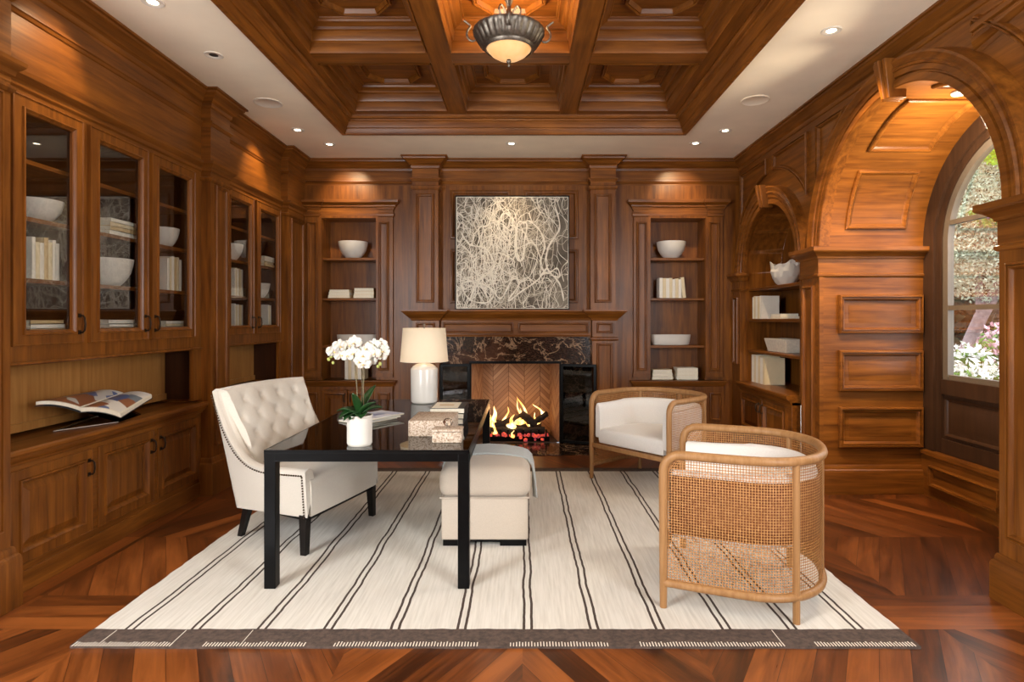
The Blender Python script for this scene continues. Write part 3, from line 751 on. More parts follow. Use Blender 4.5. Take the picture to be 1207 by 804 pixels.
# ================================================================ BACK WALL BOOKCASES
def back_bookcase(op, label, hx):
    a, b = op; t = thing('bookcase', label, 'bookcase', ((a+b)/2, 7.1, 0))
    m1 = MB().box(a-.02, b+.02, 7.36, 7.38, .74, 2.69)
    m1.box(a-.02, a+.003, 7.075, 7.37, .74, 2.69); m1.box(b-.003, b+.02, 7.075, 7.37, .74, 2.69); m1.box(a, b, 7.075, 7.37, 2.667, 2.69)
    inworld(m1.build('carcass', 'wz', t))
    for z in (1.155, 1.72, 2.20): inworld(MB().box(a+.004, b-.004, 7.09, 7.36, z-.03, z).build('shelf', 'wx', t, bevel=.003))
    ol, orr = a-.20, b+.20
    m1 = MB()
    for (p, q) in ((ol, a), (b, orr)):
        m1.box(p, q, .78, 2.68, 0, .035, FB)
        m1.panel(p+.035, q-.045, .86, 2.62, frame_profile(.75, .8), fshift(FB, .035))
        m1.box(p-.006, q+.0, .78, .83, 0, .045, FB)
    m1.box(a, b, 2.67, 2.72, 0, .03, FB)
    inworld(m1.build('casing', 'wz', t, smooth=25))
    e = [(0, 2.68), (.008, 2.685), (.014, 2.70), (.014, 2.72), (.004, 2.73), (.004, 2.765), (.014, 2.77), (.02, 2.79), (.034, 2.80), (.036, 2.815), (.056, 2.835), (.072, 2.845), (.076, 2.86), (.076, 2.88), (0, 2.885)]
    yf, yr = 7.08-.035, 7.08-.018
    path = [(ol, 7.08), (ol, yf), (a-.03, yf), (a-.03, yr), (b+.03, yr), (b+.03, yf), (orr, yf), (orr, 7.08)]
    m1 = MB().sweep(path, e, False, WF, -1); m1.box(ol, orr, 7.05, 7.079, 2.68, 2.88)
    inworld(m1.build('cornice', 'wh', t, smooth=25))
    m1 = MB()
    cp = [(0, .67), (.008, .675), (.016, .69), (.022, .71), (.034, .715), (.04, .73), (.04, .742), (0, .745)]
    path = [(ol, 7.08), (ol, 7.02), (orr, 7.02), (orr, 7.08)]
    m1.sweep(path, cp, False, WF, -1); m1.box(ol, orr, 7.02, 7.08, .68, .745); m1.box(a, b, 7.08, 7.36, .70, .745)
    inworld(m1.build('counter', 'wx', t, smooth=25))
    m1 = MB().box(ol, orr, 7.02, 7.08, 0, .68)
    for (p, q) in ((ol, a), (b, orr)): m1.panel(p+.03, q-.03, .27, .60, frame_profile(.75, .8), Fr((0, 7.02, 0), (1, 0, 0), (0, 0, 1), (0, -1, 0)))
    m1.box(ol-.012, orr+.012, 7.0, 7.03, 0, .20)
    inworld(m1.build('base', 'wz', t, smooth=25))
    mid = (a+b)/2; f = Fr((0, 7.02, 0), (1, 0, 0), (0, 0, 1), (0, -1, 0))
    panel_door(t, f, a+.02, mid-.005, .24, .63, 1, .54, .05); panel_door(t, f, mid+.005, b-.02, .24, .63, -1, .54, .05)
    return t
back_bookcase(BL, 'tall recessed bookcase left of the fireplace', 0)
back_bookcase(BR, 'tall recessed bookcase right of the fireplace', 0)
# ================================================================ NICHE BOOKCASE (right wall)
t = thing('bookcase', 'round-arched bookcase niche set in the right wall', 'bookcase', (2.8, NA[0], 0))
m1 = MB(); yn0, yn1 = NA[0]-NA[2], NA[0]+NA[2]; XB = 2.97
vault(m1, NA, XR-.01, XB)
m1.box(XR-.012, XB, yn0-.02, yn0+.0004, .7, NA[1]); m1.box(XR-.012, XB, yn1-.0004, yn1+.02, .7, NA[1])
pts = [(yn1, .7)]+arch_pts(NA, 40)+[(yn0, .7)]
m1.add([(XB, y, z) for y, z in pts], [tuple(range(len(pts)))])
inworld(m1.build('niche_lining', 'wz', t, smooth=50))
for z in (1.12, 1.47, 1.815):
    m1 = MB().box(2.60, XB, yn0+.004, yn1-.004, z-.03, z)
    m1.sweep([(2.60, yn1-.002), (2.60, yn0+.002)], [(0, z), (.008, z-.002), (.010, z-.012), (.004, z-.02), (.004, z-.03), (0, z-.032)], False, WF, -1)
    inworld(m1.build('shelf', 'wy', t, smooth=25))
m1 = MB().box(2.50, XR-.001, yn0-.0, yn1, 0, .69)
m1.box(2.488, 2.51, yn0, yn1, 0, .20)
inworld(m1.build('base', 'wy', t, bevel=.003))
m1 = MB().sweep([(2.50, yn1), (2.50, yn0)], [(0, .66), (.008, .665), (.016, .69), (.034, .71), (.046, .718), (.05, .73), (.05, .75), (.04, .757), (-.47, .757), (-.47, .69)], False, WF, -1)
inworld(m1.build('counter', 'wy', t, smooth=25))
f = Fr((2.50, 0, 0), (0, 1, 0), (0, 0, 1), (-1, 0, 0))
panel_door(t, f, NA[0]+.02, yn1-.08, .24, .63, -1, .54, .06); panel_door(t, f, yn0+.08, NA[0]-.02, .24, .63, 1, .54, .06)
# ================================================================ FIREPLACE
t = thing('fireplace', 'wood and dark veined marble fireplace with herringbone brick firebox under the painting', 'fireplace', (-.09, 6.95, 0))
YM = 6.985
m1 = MB(); fm = Fr((0, 7.08, 0), (1, 0, 0), (0, 0, 1), (0, -1, 0))
m1.box(-.975, FX[0], 0, .97, 0, .095, fm); m1.box(FX[1], .815, 0, .97, 0, .095, fm); m1.box(-.975, .815, .97, 1.27, 0, .095, fm)
m1.box(-.95, -.62, .03, .94, .095, .10, fm); m1.box(.45, .79, .03, .94, .095, .10, fm)
inworld(m1.build('marble_surround', 'marble', t, bevel=.003))
inworld(MB().box(-.975, .815, 6.39, YM, 0, .012).build('hearth_slab', 'marble', t, bevel=.003))
# firebox with splayed sides
xa, xb, ya, yb = FX[0], FX[1], 7.0, 7.58
xc, xd = -.505, .34
m1 = MB(); zt = .965
m1.add([(xa, ya, 0.012), (xc, yb, 0.012), (xc, yb, zt), (xa, ya, zt)], [(0, 1, 2, 3)])
m1.add([(xc, yb, 0.012), (xd, yb, 0.012), (xd, yb, zt), (xc, yb, zt)], [(0, 1, 2, 3)])
m1.add([(xd, yb, 0.012), (xb, ya, 0.012), (xb, ya, zt), (xd, yb, zt)], [(0, 1, 2, 3)])
inworld(m1.build('firebox', 'brick', t, smooth=0))
M['soot'] = plain('sooty_brick', srgb(70, 52, 40), .9, noise=.3)
for nm, zz in (('firebox_floor', .014), ('firebox_throat', zt)):
    inworld(MB().add([(xa, ya, zz), (xb, ya, zz), (xd, yb, zz), (xc, yb, zz)], [(0, 1, 2, 3)]).build(nm, 'soot', t, smooth=0))
m1 = MB().box(FX[0]-.02, FX[1]+.02, 6.965, 6.99, .945, .975).box(FX[0]-.02, FX[0]+.004, 6.965, 6.99, .012, .95).box(FX[1]-.004, FX[1]+.02, 6.965, 6.99, .012, .95)
inworld(m1.build('opening_frame', 'black', t))
M['darkglass'] = plain('smoked_fire_glass', (.010, .010, .011), .06, 0, .1, 10, coat=.5)
def fire_door(hx, ex, ey):
    hy = 6.955; d = Vector((ex-hx, ey-hy, 0)); L = d.length; u = d.normalized(); n = Vector((u.y, -u.x, 0))
    if n.y > 0: n = -n
    f = Fr((hx, hy, 0), u, (0, 0, 1), n)
    m1 = ring(MB(), 0, L, .025, .945, .030, -.012, .012, f)
    o = inworld(m1.build('fire_door', 'black', t, bevel=.003)); o['label'] = 'black framed glass fire door folded open'
    MB().box(.02, L-.02, .045, .925, -.003, .003, f).build('door_glass', 'firepane', o, smooth=0)
    k = MB().tube([f.P(L-.015, .42, .012), f.P(L-.015, .42, .04), f.P(L-.015, .52, .04), f.P(L-.015, .52, .012)], .005); k.build('handle', 'black', o)
M['firepane'] = thin_glass('smoked_fire_pane', (.50, .50, .50), 1.6)
fire_door(FX[1]+.012, .845, 6.80); fire_door(FX[0]-.012, -.955, 6.86)
# mantel
m1 = MB()
mp_ = [(0, 1.45), (.008, 1.455), (.014, 1.475), (.03, 1.485), (.055, 1.51), (.07, 1.525), (.078, 1.53), (.085, 1.545), (.10, 1.55), (.105, 1.56), (.105, 1.578), (0, 1.58)]
yw, ypl = 6.965, 6.90
pth = [(-1.29, 7.08), (-1.29, ypl), (-.965, ypl), (-.965, yw), (.805, yw), (.805, ypl), (1.10, ypl), (1.10, 7.08)]
m1.sweep(pth, mp_, False, WF, -1); m1.box(-1.29, 1.10, 6.96, 7.08, 1.45, 1.578); m1.box(-1.29, -.965, 6.90, 7.0, 1.45, 1.578); m1.box(.805, 1.10, 6.90, 7.0, 1.45, 1.578)
inworld(m1.build('mantel_shelf', 'wh', t, smooth=25))
m1 = MB().box(-.965, .805, yw, 7.08, 1.262, 1.45); ff = Fr((0, yw, 0), (1, 0, 0), (0, 0, 1), (0, -1, 0))
m1.panel(-.93, -.11, 1.30, 1.43, frame_profile(.75, .9), ff).panel(-.05, .77, 1.30, 1.43, frame_profile(.75, .9), ff)
m1.sweep([(-.965, 1.262), (.805, 1.262)], [(0, .0), (0, .012), (.012, .014), (.02, .004), (.02, 0)], False, ff)
inworld(m1.build('mantel_frieze', 'wx', t, smooth=25))
fp_ = Fr((0, ypl, 0), (1, 0, 0), (0, 0, 1), (0, -1, 0))
for (p, q) in ((-1.285, -.97), (.81, 1.095)):
    m1 = MB().box(p, q, ypl, 7.08, 0, 1.45)
    m1.panel(p+.05, q-.05, 1.305, 1.425, frame_profile(.7, .8), fp_).panel(p+.05, q-.05, .30, 1.19, frame_profile(.8, .8), fp_)
    m1.sweep([(p, 7.08), (p, ypl), (q, ypl), (q, 7.08)], [(0, 1.215), (.010, 1.22), (.02, 1.235), (.02, 1.25), (.0, 1.26)], False, WF, -1)
    m1.sweep([(p, 7.08), (p, ypl), (q, ypl), (q, 7.08)], [(0, .25), (.010, .245), (.02, .23), (.02, 0)], False, WF, -1)
    inworld(m1.build('mantel_pilaster', 'wz', t, smooth=25))
# logs, embers and flames
M['log'] = plain('charred_log', srgb(40, 30, 26), .9, noise=.5, nscale=30, bump=.8)
def log(p, q, r, label):
    a, b = Vector(p), Vector(q); n = 9; random.seed(int(r*1e4)+int(p[0]*100))
    pts = [a.lerp(b, i/n)+Vector((random.uniform(-.008, .008), 0, random.uniform(-.008, .008))) for i in range(n+1)]
    o = MB().tube(pts, [r*random.uniform(.85, 1.1) for _ in pts], 10).build('fire_log', 'log'); tag(o, label, 'log')
log((-.42, 7.24, .20), (.22, 7.30, .17), .055, 'long charred log lying across the back of the fire')
log((-.34, 7.17, .18), (.05, 7.22, .30), .042, 'charred log leaning up to the right over the left of the fire')
log((-.02, 7.18, .34), (.14, 7.15, .19), .045, 'short thick charred log standing on end at the fire centre')
log((.10, 7.22, .17), (.30, 7.15, .33), .036, 'charred log leaning up to the right at the right of the fire')
log((-.40, 7.12, .13), (.26, 7.11, .13), .045, 'front charred log lying low in the fire')
t2 = thing('fire_grate', 'black iron grate holding the burning logs', 'grate', (-.09, 7.18, .012))
m1 = MB()
for i in range(9): m1.tube([(-.44+.09*i, 7.05, .16), (-.44+.09*i, 7.06, .07), (-.44+.09*i, 7.33, .07)], .010)
inworld(m1.build('grate_bars', 'black', t2))
inworld(MB().box(-.46, .32, 7.06, 7.08, .012, .07).box(-.46, .32, 7.30, 7.32, .012, .07).build('grate_rail', 'black', t2))
M['ember'] = emit('glowing_embers', (.9, .10, .04), .9, (.02, .015, .06), 30)
random.seed(3); m1 = MB()
for i in range(90): m1.ball((random.uniform(-.44, .32), random.uniform(7.04, 7.28), random.uniform(.03, .11)), random.uniform(.014, .03), 6)
tag(m1.build('embers', 'ember'), 'bed of small glowing red and violet embers in the grate', 'embers', kind='stuff')
def mk_flame():
    t = NT('flame'); n = t.n; o = t.obj()
    sx = n.new('ShaderNodeSeparateXYZ'); t.t.links.new(o, sx.inputs[0])
    f = t.noise(t.scale(o, (9, 9, 4)), 2, 3, .5, .5)
    col = t.ramp(f, [(.3, (1, .30, .04)), (.5, (1, .58, .16)), (.66, (1, .85, .5))])
    e = n.new('ShaderNodeEmission'); t.put(e.inputs[0], col); e.inputs[1].default_value = 3.6
    tr = n.new('ShaderNodeBsdfTransparent')
    lw = n.new('ShaderNodeLayerWeight'); lw.inputs[0].default_value = .35
    mx = n.new('ShaderNodeMixShader'); t.t.links.new(lw.outputs['Facing'], mx.inputs[0])
    t.t.links.new(e.outputs[0], mx.inputs[1]); t.t.links.new(tr.outputs[0], mx.inputs[2])
    t.t.links.new(mx.outputs[0], n['Material Output'].inputs[0]); return t.m
M['flame'] = mk_flame()
fl = thing('fire', 'orange and yellow flames rising from the logs', 'fire', (-.09, 7.18, .15))
random.seed(11)
for (x, y, z, h, r, ln) in ((-.37, 7.20, .16, .30, .045, .02), (-.33, 7.10, .10, .17, .035, -.01), (-.23, 7.22, .20, .24, .03, .03), (-.14, 7.14, .17, .18, .06, .01), (-.05, 7.20, .20, .22, .05, .02), (.02, 7.24, .2, .34, .03, -.05), (.10, 7.24, .18, .40, .045, -.07), (.19, 7.22, .2, .16, .03, -.03), (.27, 7.22, .30, .16, .028, -.06), (-.12, 7.08, .06, .10, .025, 0), (-.42, 7.2, .14, .2, .03, .01)):
    n = 12; pts = []; rr = []
    for i in range(n+1):
        k = i/n; pts.append((x+ln*k*2.2+.02*math.sin(k*7+x*40)*k, y, z+h*k*.85)); rr.append(max(.001, 1.45*r*(1-k)**.8*(.65+.7*math.sin(min(1, k*2.2+.25)*PI))+.0015))
    inworld(MB().tube(pts, rr, 12, .6).build('flame', 'flame', fl, smooth=180))
light('fire_glow', 'POINT', (-.05, 7.16, .40), 4.5, (1, .50, .20), shadow_soft_size=.10)
light('fire_glow', 'POINT', (.12, 7.24, .22), 5, (1, .46, .16), shadow_soft_size=.08)
# ================================================================ RUG
t = thing('area_rug', 'large ivory flatwoven rug with paired dark stripes and a dark brown end band', 'rug', (-.12, 4.15, 0))
Y_B0, Y_B1, Y_B2 = 2.634, 2.777, 5.68
def wavy_strip(y0, y1, z, amp, n=90, x0=-2.01, x1=1.765):
    random.seed(int(y0*100)); rows = []
    w = [random.uniform(-1, 1) for _ in range(n+1)]
    def wob(i): return amp*(w[i]+w[max(0, i-1)]+w[max(0, i-2)])/3
    top = [(x0+(x1-x0)*i/n, y0+wob(i), z) for i in range(n+1)]; bot = [(x0+(x1-x0)*i/n, y1+wob((i*7) % n), z) for i in range(n+1)]
    g = [[(p[0], p[1], .0005) for p in top], top, bot, [(p[0], p[1], .0005) for p in bot]]
    return MB().grid(g)
m1 = MB(); random.seed(5); n = 60; L, Rr = [], []
for i in range(n+1):
    y = Y_B1-.01+(Y_B2-Y_B1+.01)*i/n
    L.append((-2.01+random.uniform(-.004, .004), y)); Rr.append((1.765+random.uniform(-.004, .004), y))
m1.grid([[(p[0], p[1], .0005) for p in L], [(p[0], p[1], .011) for p in L], [(p[0], p[1], .011) for p in Rr], [(p[0], p[1], .0005) for p in Rr]])
inworld(m1.build('field', 'rug', t))
o = inworld(wavy_strip(Y_B0, Y_B1, .0135, .006).build('end_band', 'rugband', t)); o['label'] = 'dark brown woven end band nearest the camera'
o = inworld(wavy_strip(Y_B2, Y_B2+.12, .0135, .006).build('end_band', 'rugband', t)); o['label'] = 'dark brown woven end band by the hearth'
m1 = MB(); random.seed(8); x = -2.0
while x < 1.75:
    k = random.random()
    if math.sin(x*9.3)+.6*math.sin(x*23+1) > -.75:
        a = random.uniform(.022, .034); m1.box(x, x+.0045, Y_B0-.004, Y_B0+a, .0136, .0150)
        if k < .03: m1.box(x, x+.003, Y_B0+.02, Y_B1-.01, .0136, .0148)
    x += .0135
o = inworld(m1.build('fringe_stitching', 'fringe', t)); o['kind'] = 'stuff'; o['label'] = 'short ivory stitches along the dark end band'
RZ = .0115
# ================================================================ DESK
DX0, DX1, DY0, DY1, DZ = -1.392, -.287, 3.194, 5.24, .759
t = thing('desk', 'long black metal desk with a smoked glass top', 'desk', (-.84, 4.2, RZ))
m1 = MB(); w = .062; zt = DZ-.014
m1.box(DX0, DX1, DY0, DY0+w*.7, zt-.048, zt).box(DX0, DX1, DY1-w*.7, DY1, zt-.048, zt)
m1.box(DX0, DX0+w*.7, DY0, DY1, zt-.048, zt).box(DX1-w*.7, DX1, DY0, DY1, zt-.048, zt)
inworld(m1.build('desk_frame', 'black', t, bevel=.003))
for (x, y) in ((DX0, DY0), (DX1-w, DY0), (DX0, DY1-w), (DX1-w, DY1-w)):
    inworld(MB().box(x, x+w, y, y+w, RZ, zt-.001).build('leg', 'black', t, bevel=.003))
inworld(MB().box(DX0+.004, DX1-.004, DY0+.004, DY1-.004, DZ-.002, DZ).build('glass_top', 'desk_glass', t, smooth=0))
m1 = MB().box(DX0, DX1, DY0, DY0+.006, zt, DZ).box(DX0, DX1, DY1-.006, DY1, zt, DZ).box(DX0, DX0+.006, DY0, DY1, zt, DZ).box(DX1-.006, DX1, DY0, DY1, zt, DZ)
inworld(m1.build('glass_edge', 'black', t))
# ================================================================ THINGS ON THE DESK
def lathe_thing(name, label, cat, m, prof, loc, seg=40, group=None, fn=None, smooth=50):
    o = MB().lathe(prof, (0, 0, 0), seg, False, fn).build(name, m, smooth=smooth); o.location = loc
    return tag(o, label, cat, group)
t = thing('orchid_plant', 'white phalaenopsis orchid in a ribbed white pot on the glass desk', 'plant', (-.915, 3.335, DZ))
prof = [(0, 0), (.062, 0), (.066, .006)]+[(.068+.0016*(i % 2), .01+.0055*i) for i in range(27)]+[(.073, .162), (.072, .168), (.064, .168), (.062, .150), (0, .148)]
MB().lathe(prof, seg=40).build('ribbed_pot', 'ceramic', t, smooth=40)
M['moss'] = plain('moss', srgb(70, 78, 40), .95, noise=.4, nscale=60, bump=.8)
MB().lathe([(0, .158), (.03, .160), (.062, .152)], seg=20).build('moss_top', 'moss', t)
def leafmesh(L, wd, droop, az, lift, base=(0, 0, .155), tw=0.0):
    rows = []; n = 10
    for i in range(n+1):
        k = i/n; r = L*k*math.cos(lift*(1-k*.3)); z = L*k*math.sin(lift)-droop*k*k
        hw = wd*(math.sin(PI*min(1, k*.93+.07))**.7)*.5
        row = []
        for j in range(-2, 3):
            q = j/2; yy = hw*q; zz = z+abs(q)**1.5*hw*.45
            row.append((base[0]+r*math.cos(az)-yy*math.sin(az+tw), base[1]+r*math.sin(az)+yy*math.cos(az+tw), base[2]+zz))
        rows.append(row)
    return MB().grid(rows)
for (az, L, wd, dr, lf) in ((180, .15, .085, .07, .75), (215, .14, .085, .10, .8), (-20, .14, .08, .03, 1.0), (15, .15, .08, .06, .8), (-70, .10, .08, .06, .7), (-130, .12, .085, .09, .75), (100, .13, .06, .05, 1.0), (-110, .10, .06, .06, .6), (60, .20, .055, .02, 1.25), (-100, .15, .05, .0, 1.35)):
    leafmesh(L, wd, dr, R(az), lf).build('leaf', 'leaf', t, smooth=80, solid=.003)
stems = [[(-.01, 0, .15), (-.012, -.005, .28), (-.018, -.01, .40), (-.03, -.01, .50), (-.07, -.01, .545), (-.12, -.01, .53), (-.165, -.005, .485)],
         [(.02, .01, .15), (.018, .01, .30), (.02, .01, .42), (.03, .01, .50), (.07, .0, .54), (.11, -.01, .53), (.14, -.01, .49)],
         [(.0, .02, .15), (.004, .03, .28), (.005, .03, .40), (.0, .02, .48), (.02, 0, .54)]]
for s_ in stems: MB().tube(s_, .0035, 7).build('stem', 'stem', t)
def flower(c, yaw, pitch, sc=1.0):
    m1 = MB(); mt = Matrix.Translation(c) @ Matrix.Rotation(yaw, 4, 'Z') @ Matrix.Rotation(pitch, 4, 'X') @ Matrix.Scale(sc, 4)
    # faces -Y ; petals in the XZ plane
    def petal(a, L, wd, cup):
        rows = []
        for i in range(8):
            k = i/7; hw = wd*.5*math.sin(PI*(k*.86+.10))**.6 if k < 1 else wd*.08
            row = []
            for j in range(-3, 4):
                q = j/3; x = hw*q; z = L*k
                X = x*math.cos(a)+z*math.sin(a); Z = -x*math.sin(a)+z*math.cos(a)
                row.append(mt @ Vector((X, -cup*math.sin(k*PI)*.5+cup*.6*q*q-.004*math.sin(k*9+j), Z)))
            rows.append(row)
        m1.grid(rows)
    for a, L, wd in ((0, .042, .032), (R(125), .040, .030), (R(-125), .040, .030)): petal(a, L, wd, .008)
    for a in (R(78), R(-78)): petal(a, .046, .052, .012)
    return m1, mt
random.seed(21)
fls = [(-.135, .525, -.5), (-.10, .555, -.35), (-.065, .50, -.2), (-.05, .56, 0), (-.02, .575, .1), (.0, .535, .0), (-.03, .515, -.1), (.03, .50, .1), (.045, .54, .25), (.01, .47, 0), (.055, .475, .2), (.08, .555, .3), (.095, .515, .35), (.115, .56, .4), (.125, .50, .45), (.15, .53, .6), (-.10, .505, -.4), (.03, .455, .05)]
for i, (x, z, yw) in enumerate(fls):
    c = Vector((x, random.uniform(-.045, .02), z))
    m1, mt = flower(c, -yw*1.2 + random.uniform(-.2, .2), random.uniform(-.2, .25), random.uniform(.85, 1.05))
    o = m1.build('flower', 'petal', t, smooth=80)
    q = mt @ Vector((0, -.012, -.004)); M.setdefault('lip', plain('orchid_lip', srgb(226, 196, 130), .6, noise=.2))
    MB().ball(q, .0065, 8, (1, 1.4, .8)).build('flower_lip', 'lip', o)
for (x, y, z, r) in ((-.17, -.01, .48, .010), (-.155, -.015, .50, .012), (-.15, -.0, .46, .009), (.12, -.02, .455, .010), (.105, -.01, .44, .009)):
    MB().ball((x, y, z), r, 8, (1, 1, 1.2)).build('bud', 'bud', t)
# magazines
M['mag'] = None
def mk_cover(name, cols, sc=9, seed=0.0):
    tt = NT(name); o = tt.obj(); v = tt.new('ShaderNodeTexVoronoi'); v.inputs['Scale'].default_value = sc; v.distance = 'CHEBYCHEV'
    add = tt.new('ShaderNodeVectorMath', operation='ADD'); tt.t.links.new(o, add.inputs[0]); add.inputs[1].default_value = (seed, seed*.7, 0)
    tt.t.links.new(add.outputs[0], v.inputs[0])
    x = tt.new('ShaderNodeSeparateColor'); tt.t.links.new(v.outputs['Color'], x.inputs[0])
    n_ = len(cols); r = tt.ramp(x.outputs[0], [(i/n_, c) for i, c in enumerate(cols)])
    r.node.color_ramp.interpolation = 'CONSTANT'
    tt.set(Base_Color=r, Roughness=.3); return tt.m
M['mag'] = mk_cover('magazine_cover', [srgb(222, 224, 232), srgb(190, 196, 214), srgb(232, 230, 228), srgb(120, 132, 168), srgb(206, 204, 208)], 11)
M['pages'] = mk_cover('printed_pages', [srgb(226, 220, 210), srgb(70, 60, 54), srgb(122, 130, 138), srgb(150, 96, 64), srgb(96, 110, 150), srgb(206, 200, 190)], 7, 3.3)
for i, (dx, dy, rz, lab) in enumerate(((0, 0, -38, 'white and blue magazine at the bottom of the pile behind the orchid'), (.02, .015, -44, 'white magazine in the middle of the pile behind the orchid'), (.045, .02, -35, 'topmost magazine of the pile behind the orchid'))):
    tt = thing('magazine', lab, 'magazine', (-1.075+dx, 4.14+dy, DZ+.001+i*.0125), R(rz), 'magazines piled on the desk')
    MB().rbox((0, 0, .006), (.235, .32, .0085), .002, 1).build('pages', 'paper', tt)
    MB().box(-.119, .119, -.162, .162, .0104, .0114).build('cover', 'mag', tt)
# table lamp
t = thing('table_lamp', 'white ceramic table lamp with a glowing drum shade at the far end of the desk', 'lamp', (-.833, 5.03, DZ))
body = [(0, 0), (.095, 0), (.106, .008), (.110, .02), (.113, .16), (.114, .28), (.110, .292), (.100, .300), (.098, .302), (.098, .306), (.096, .308), (.070, .325), (.05, .332), (.022, .334), (.020, .352), (.012, .354), (0, .354)]
MB().lathe(body, seg=44).build('lamp_body', 'ceramic_gloss', t, smooth=40)
MB().tube([(0, 0, .35), (0, 0, .66)], .005).build('lamp_stem', 'iron', t)
MB().ball((0, 0, .66), .010, 10).build('finial', 'iron', t)
rows = []
m1 = MB().lathe([(.203, .350), (.200, .352), (.178, .628), (.181, .630)], seg=56)
m1.build('lamp_shade', 'shade', t, smooth=80, solid=.002)
m1 = MB()
for a in range(3): m1.tube([(0, 0, .60), (.176*math.cos(a*2.094), .176*math.sin(a*2.094), .615)], .002, 5)
m1.build('shade_spider', 'iron', t)
MB().ball((0, 0, .47), .03, 12, (1, 1, 1.25)).build('light_bulb', 'bulb', t)
light('lamp_light', 'POINT', (-.833, 5.03, DZ+.50), 1.3, (1, .76, .5), shadow_soft_size=.05)
# stone boxes
t = thing('decorative_box', 'larger cream fossil-stone box with a flat lid on the desk', 'box', (-.555, 3.74, DZ))
MB().rbox((0, 0, .048), (.262, .36, .094), .004, 2).build('box_body', 'stone_box', t)
t = thing('decorative_box', 'smaller cream stone box with a crystal knob at the desk front', 'box', (-.432, 3.44, DZ))
MB().rbox((0, 0, .030), (.166, .12, .058), .003, 2).build('box_body', 'stone_box', t)
MB().rbox((0, 0, .068), (.170, .124, .014), .004, 2).build('box_lid', 'stone_box', t)
MB().lathe([(0, .074), (.012, .076), (.010, .084), (.022, .092), (.030, .108), (.024, .124), (.010, .132), (0, .133)], seg=9).build('crystal_knob', 'crystal', t, smooth=10)
# three coffee-table books by the boxes
def book(name, label, loc, size, cov, group, rz=0, stand=False, rx=0, cat='book', spine=None):
    """lying: size = (width x, depth y, thickness z), spine on +X. standing: size = (thickness x, depth y, height z), spine at -Y"""
    t = thing(name, label, cat, loc, rz, group)
    if rx: t.rotation_euler[1] = rx
    w, d, h = size; c = .0022
    m1 = MB(); p = MB()
    if stand:
        m1.box(-w/2, -w/2+c, -d/2, d/2, 0, h).box(w/2-c, w/2, -d/2, d/2, 0, h)
        m1.grid([[(-w/2, -d/2, z), (-w/4, -d/2-.003, z), (w/4, -d/2-.003, z), (w/2, -d/2, z)] for z in (0, h)]); m1.box(-w/2, w/2, -d/2, -d/2+c, 0, h)
        p.box(-w/2+c, w/2-c, -d/2+c, d/2-.006, .004, h-.004)
    else:
        m1.box(-w/2, w/2, -d/2, d/2, 0, c).box(-w/2, w/2, -d/2, d/2, h-c, h).box(w/2-c, w/2, -d/2, d/2, 0, h)
        p.box(-w/2+.005, w/2-c, -d/2+.005, d/2-.005, c, h-c)
    m1.build('cover', cov, t); p.build('pages', 'paper', t)
    return t
for i, lab in enumerate(('bottom book of the black-edged stack behind the stone boxes', 'middle book of the black-edged stack behind the stone boxes', 'top book with a pale cover on the stack behind the stone boxes')):
    t = book('coffee_table_book', lab, (-.515+.004*i, 4.13, DZ+.036*i), (.235, .30, .0355), 'blackcov', 'books stacked on the desk')
    if i == 2:
        o = MB().box(-.105, .07, -.14, .14, .0356, .0362).build('cover_print', 'paper', t); o['label'] = 'pale printed cover sheet'
        MB().box(-.07, .03, -.02, .03, .0363, .0366).build('title_bar', 'tancov', o)
# ================================================================ TUFTED SETTEE
t = thing('tufted_settee', 'ivory button-tufted settee chair with black legs beside the glass desk', 'chair', (-1.524, 4.12, RZ), math.atan2(.954, .298)-0)
# local x runs along its width, local y... forward is -Y after rotation, so mirror
def Q(x, y, z): return (x, -y, z)
NB, NS = 64, 26
def g_side(q): return 0 if q < .22 else ((q-.22)/.78)**3.6
path = []      # (T, B, Tin, Sin, kind)
def side_pts(sg):
    out = []
    for i in range(NS+1):
        q = i/NS
        T = Vector((sg*(.415+.035*q), .335-.675*q, .515+.475*g_side(q)))
        B = Vector((sg*(.405-.115*q), .345-.64*q, .235-.03*q))
        th = .072-.02*q
        Ti = T+Vector((-sg*th, .01*q, .0)); Si = Vector((sg*(.335-.03*q), .345-.44*q, .42))
        out.append((T, B, Ti, Si))
    return out
s1 = side_pts(-1); s2 = side_pts(1)[::-1]
back = []
a, b = s1[-1], s2[0]
for i in range(1, NB):
    k = i/NB; bl = tuple(a[j].lerp(b[j], k) for j in range(4))
    u = (k-.5)*2; arch = .012*(1-u*u)
    e = min(1, min(k, 1-k)*14)
    T = bl[0]+Vector((0, -.015*(1-u*u), arch)); B = bl[1]+Vector((0, -.02*(1-u*u), 0))
    Ti = T+Vector((0, .052, 0)); Ti.x = bl[2].x; Si = bl[3]+Vector((0, -.0, 0))
    back.append((T, B, Ti, Si))
allp = s1+back+s2; NN = len(allp)
outer = []; NV = 10
for v in range(NV+1):
    k = v/NV; row = []
    for (T, B, Ti, Si) in allp:
        p = B.lerp(T, k); row.append(Q(*p))
    outer.append(row)
NI = 30; inner = []
btn = []
for r_, z0 in enumerate((.585, .70, .815, .92)):
    for c_ in range(-3, 4):
        x = c_*.165+(.0825 if r_ % 2 else 0)
        if abs(x) < .40: btn.append((x, z0))
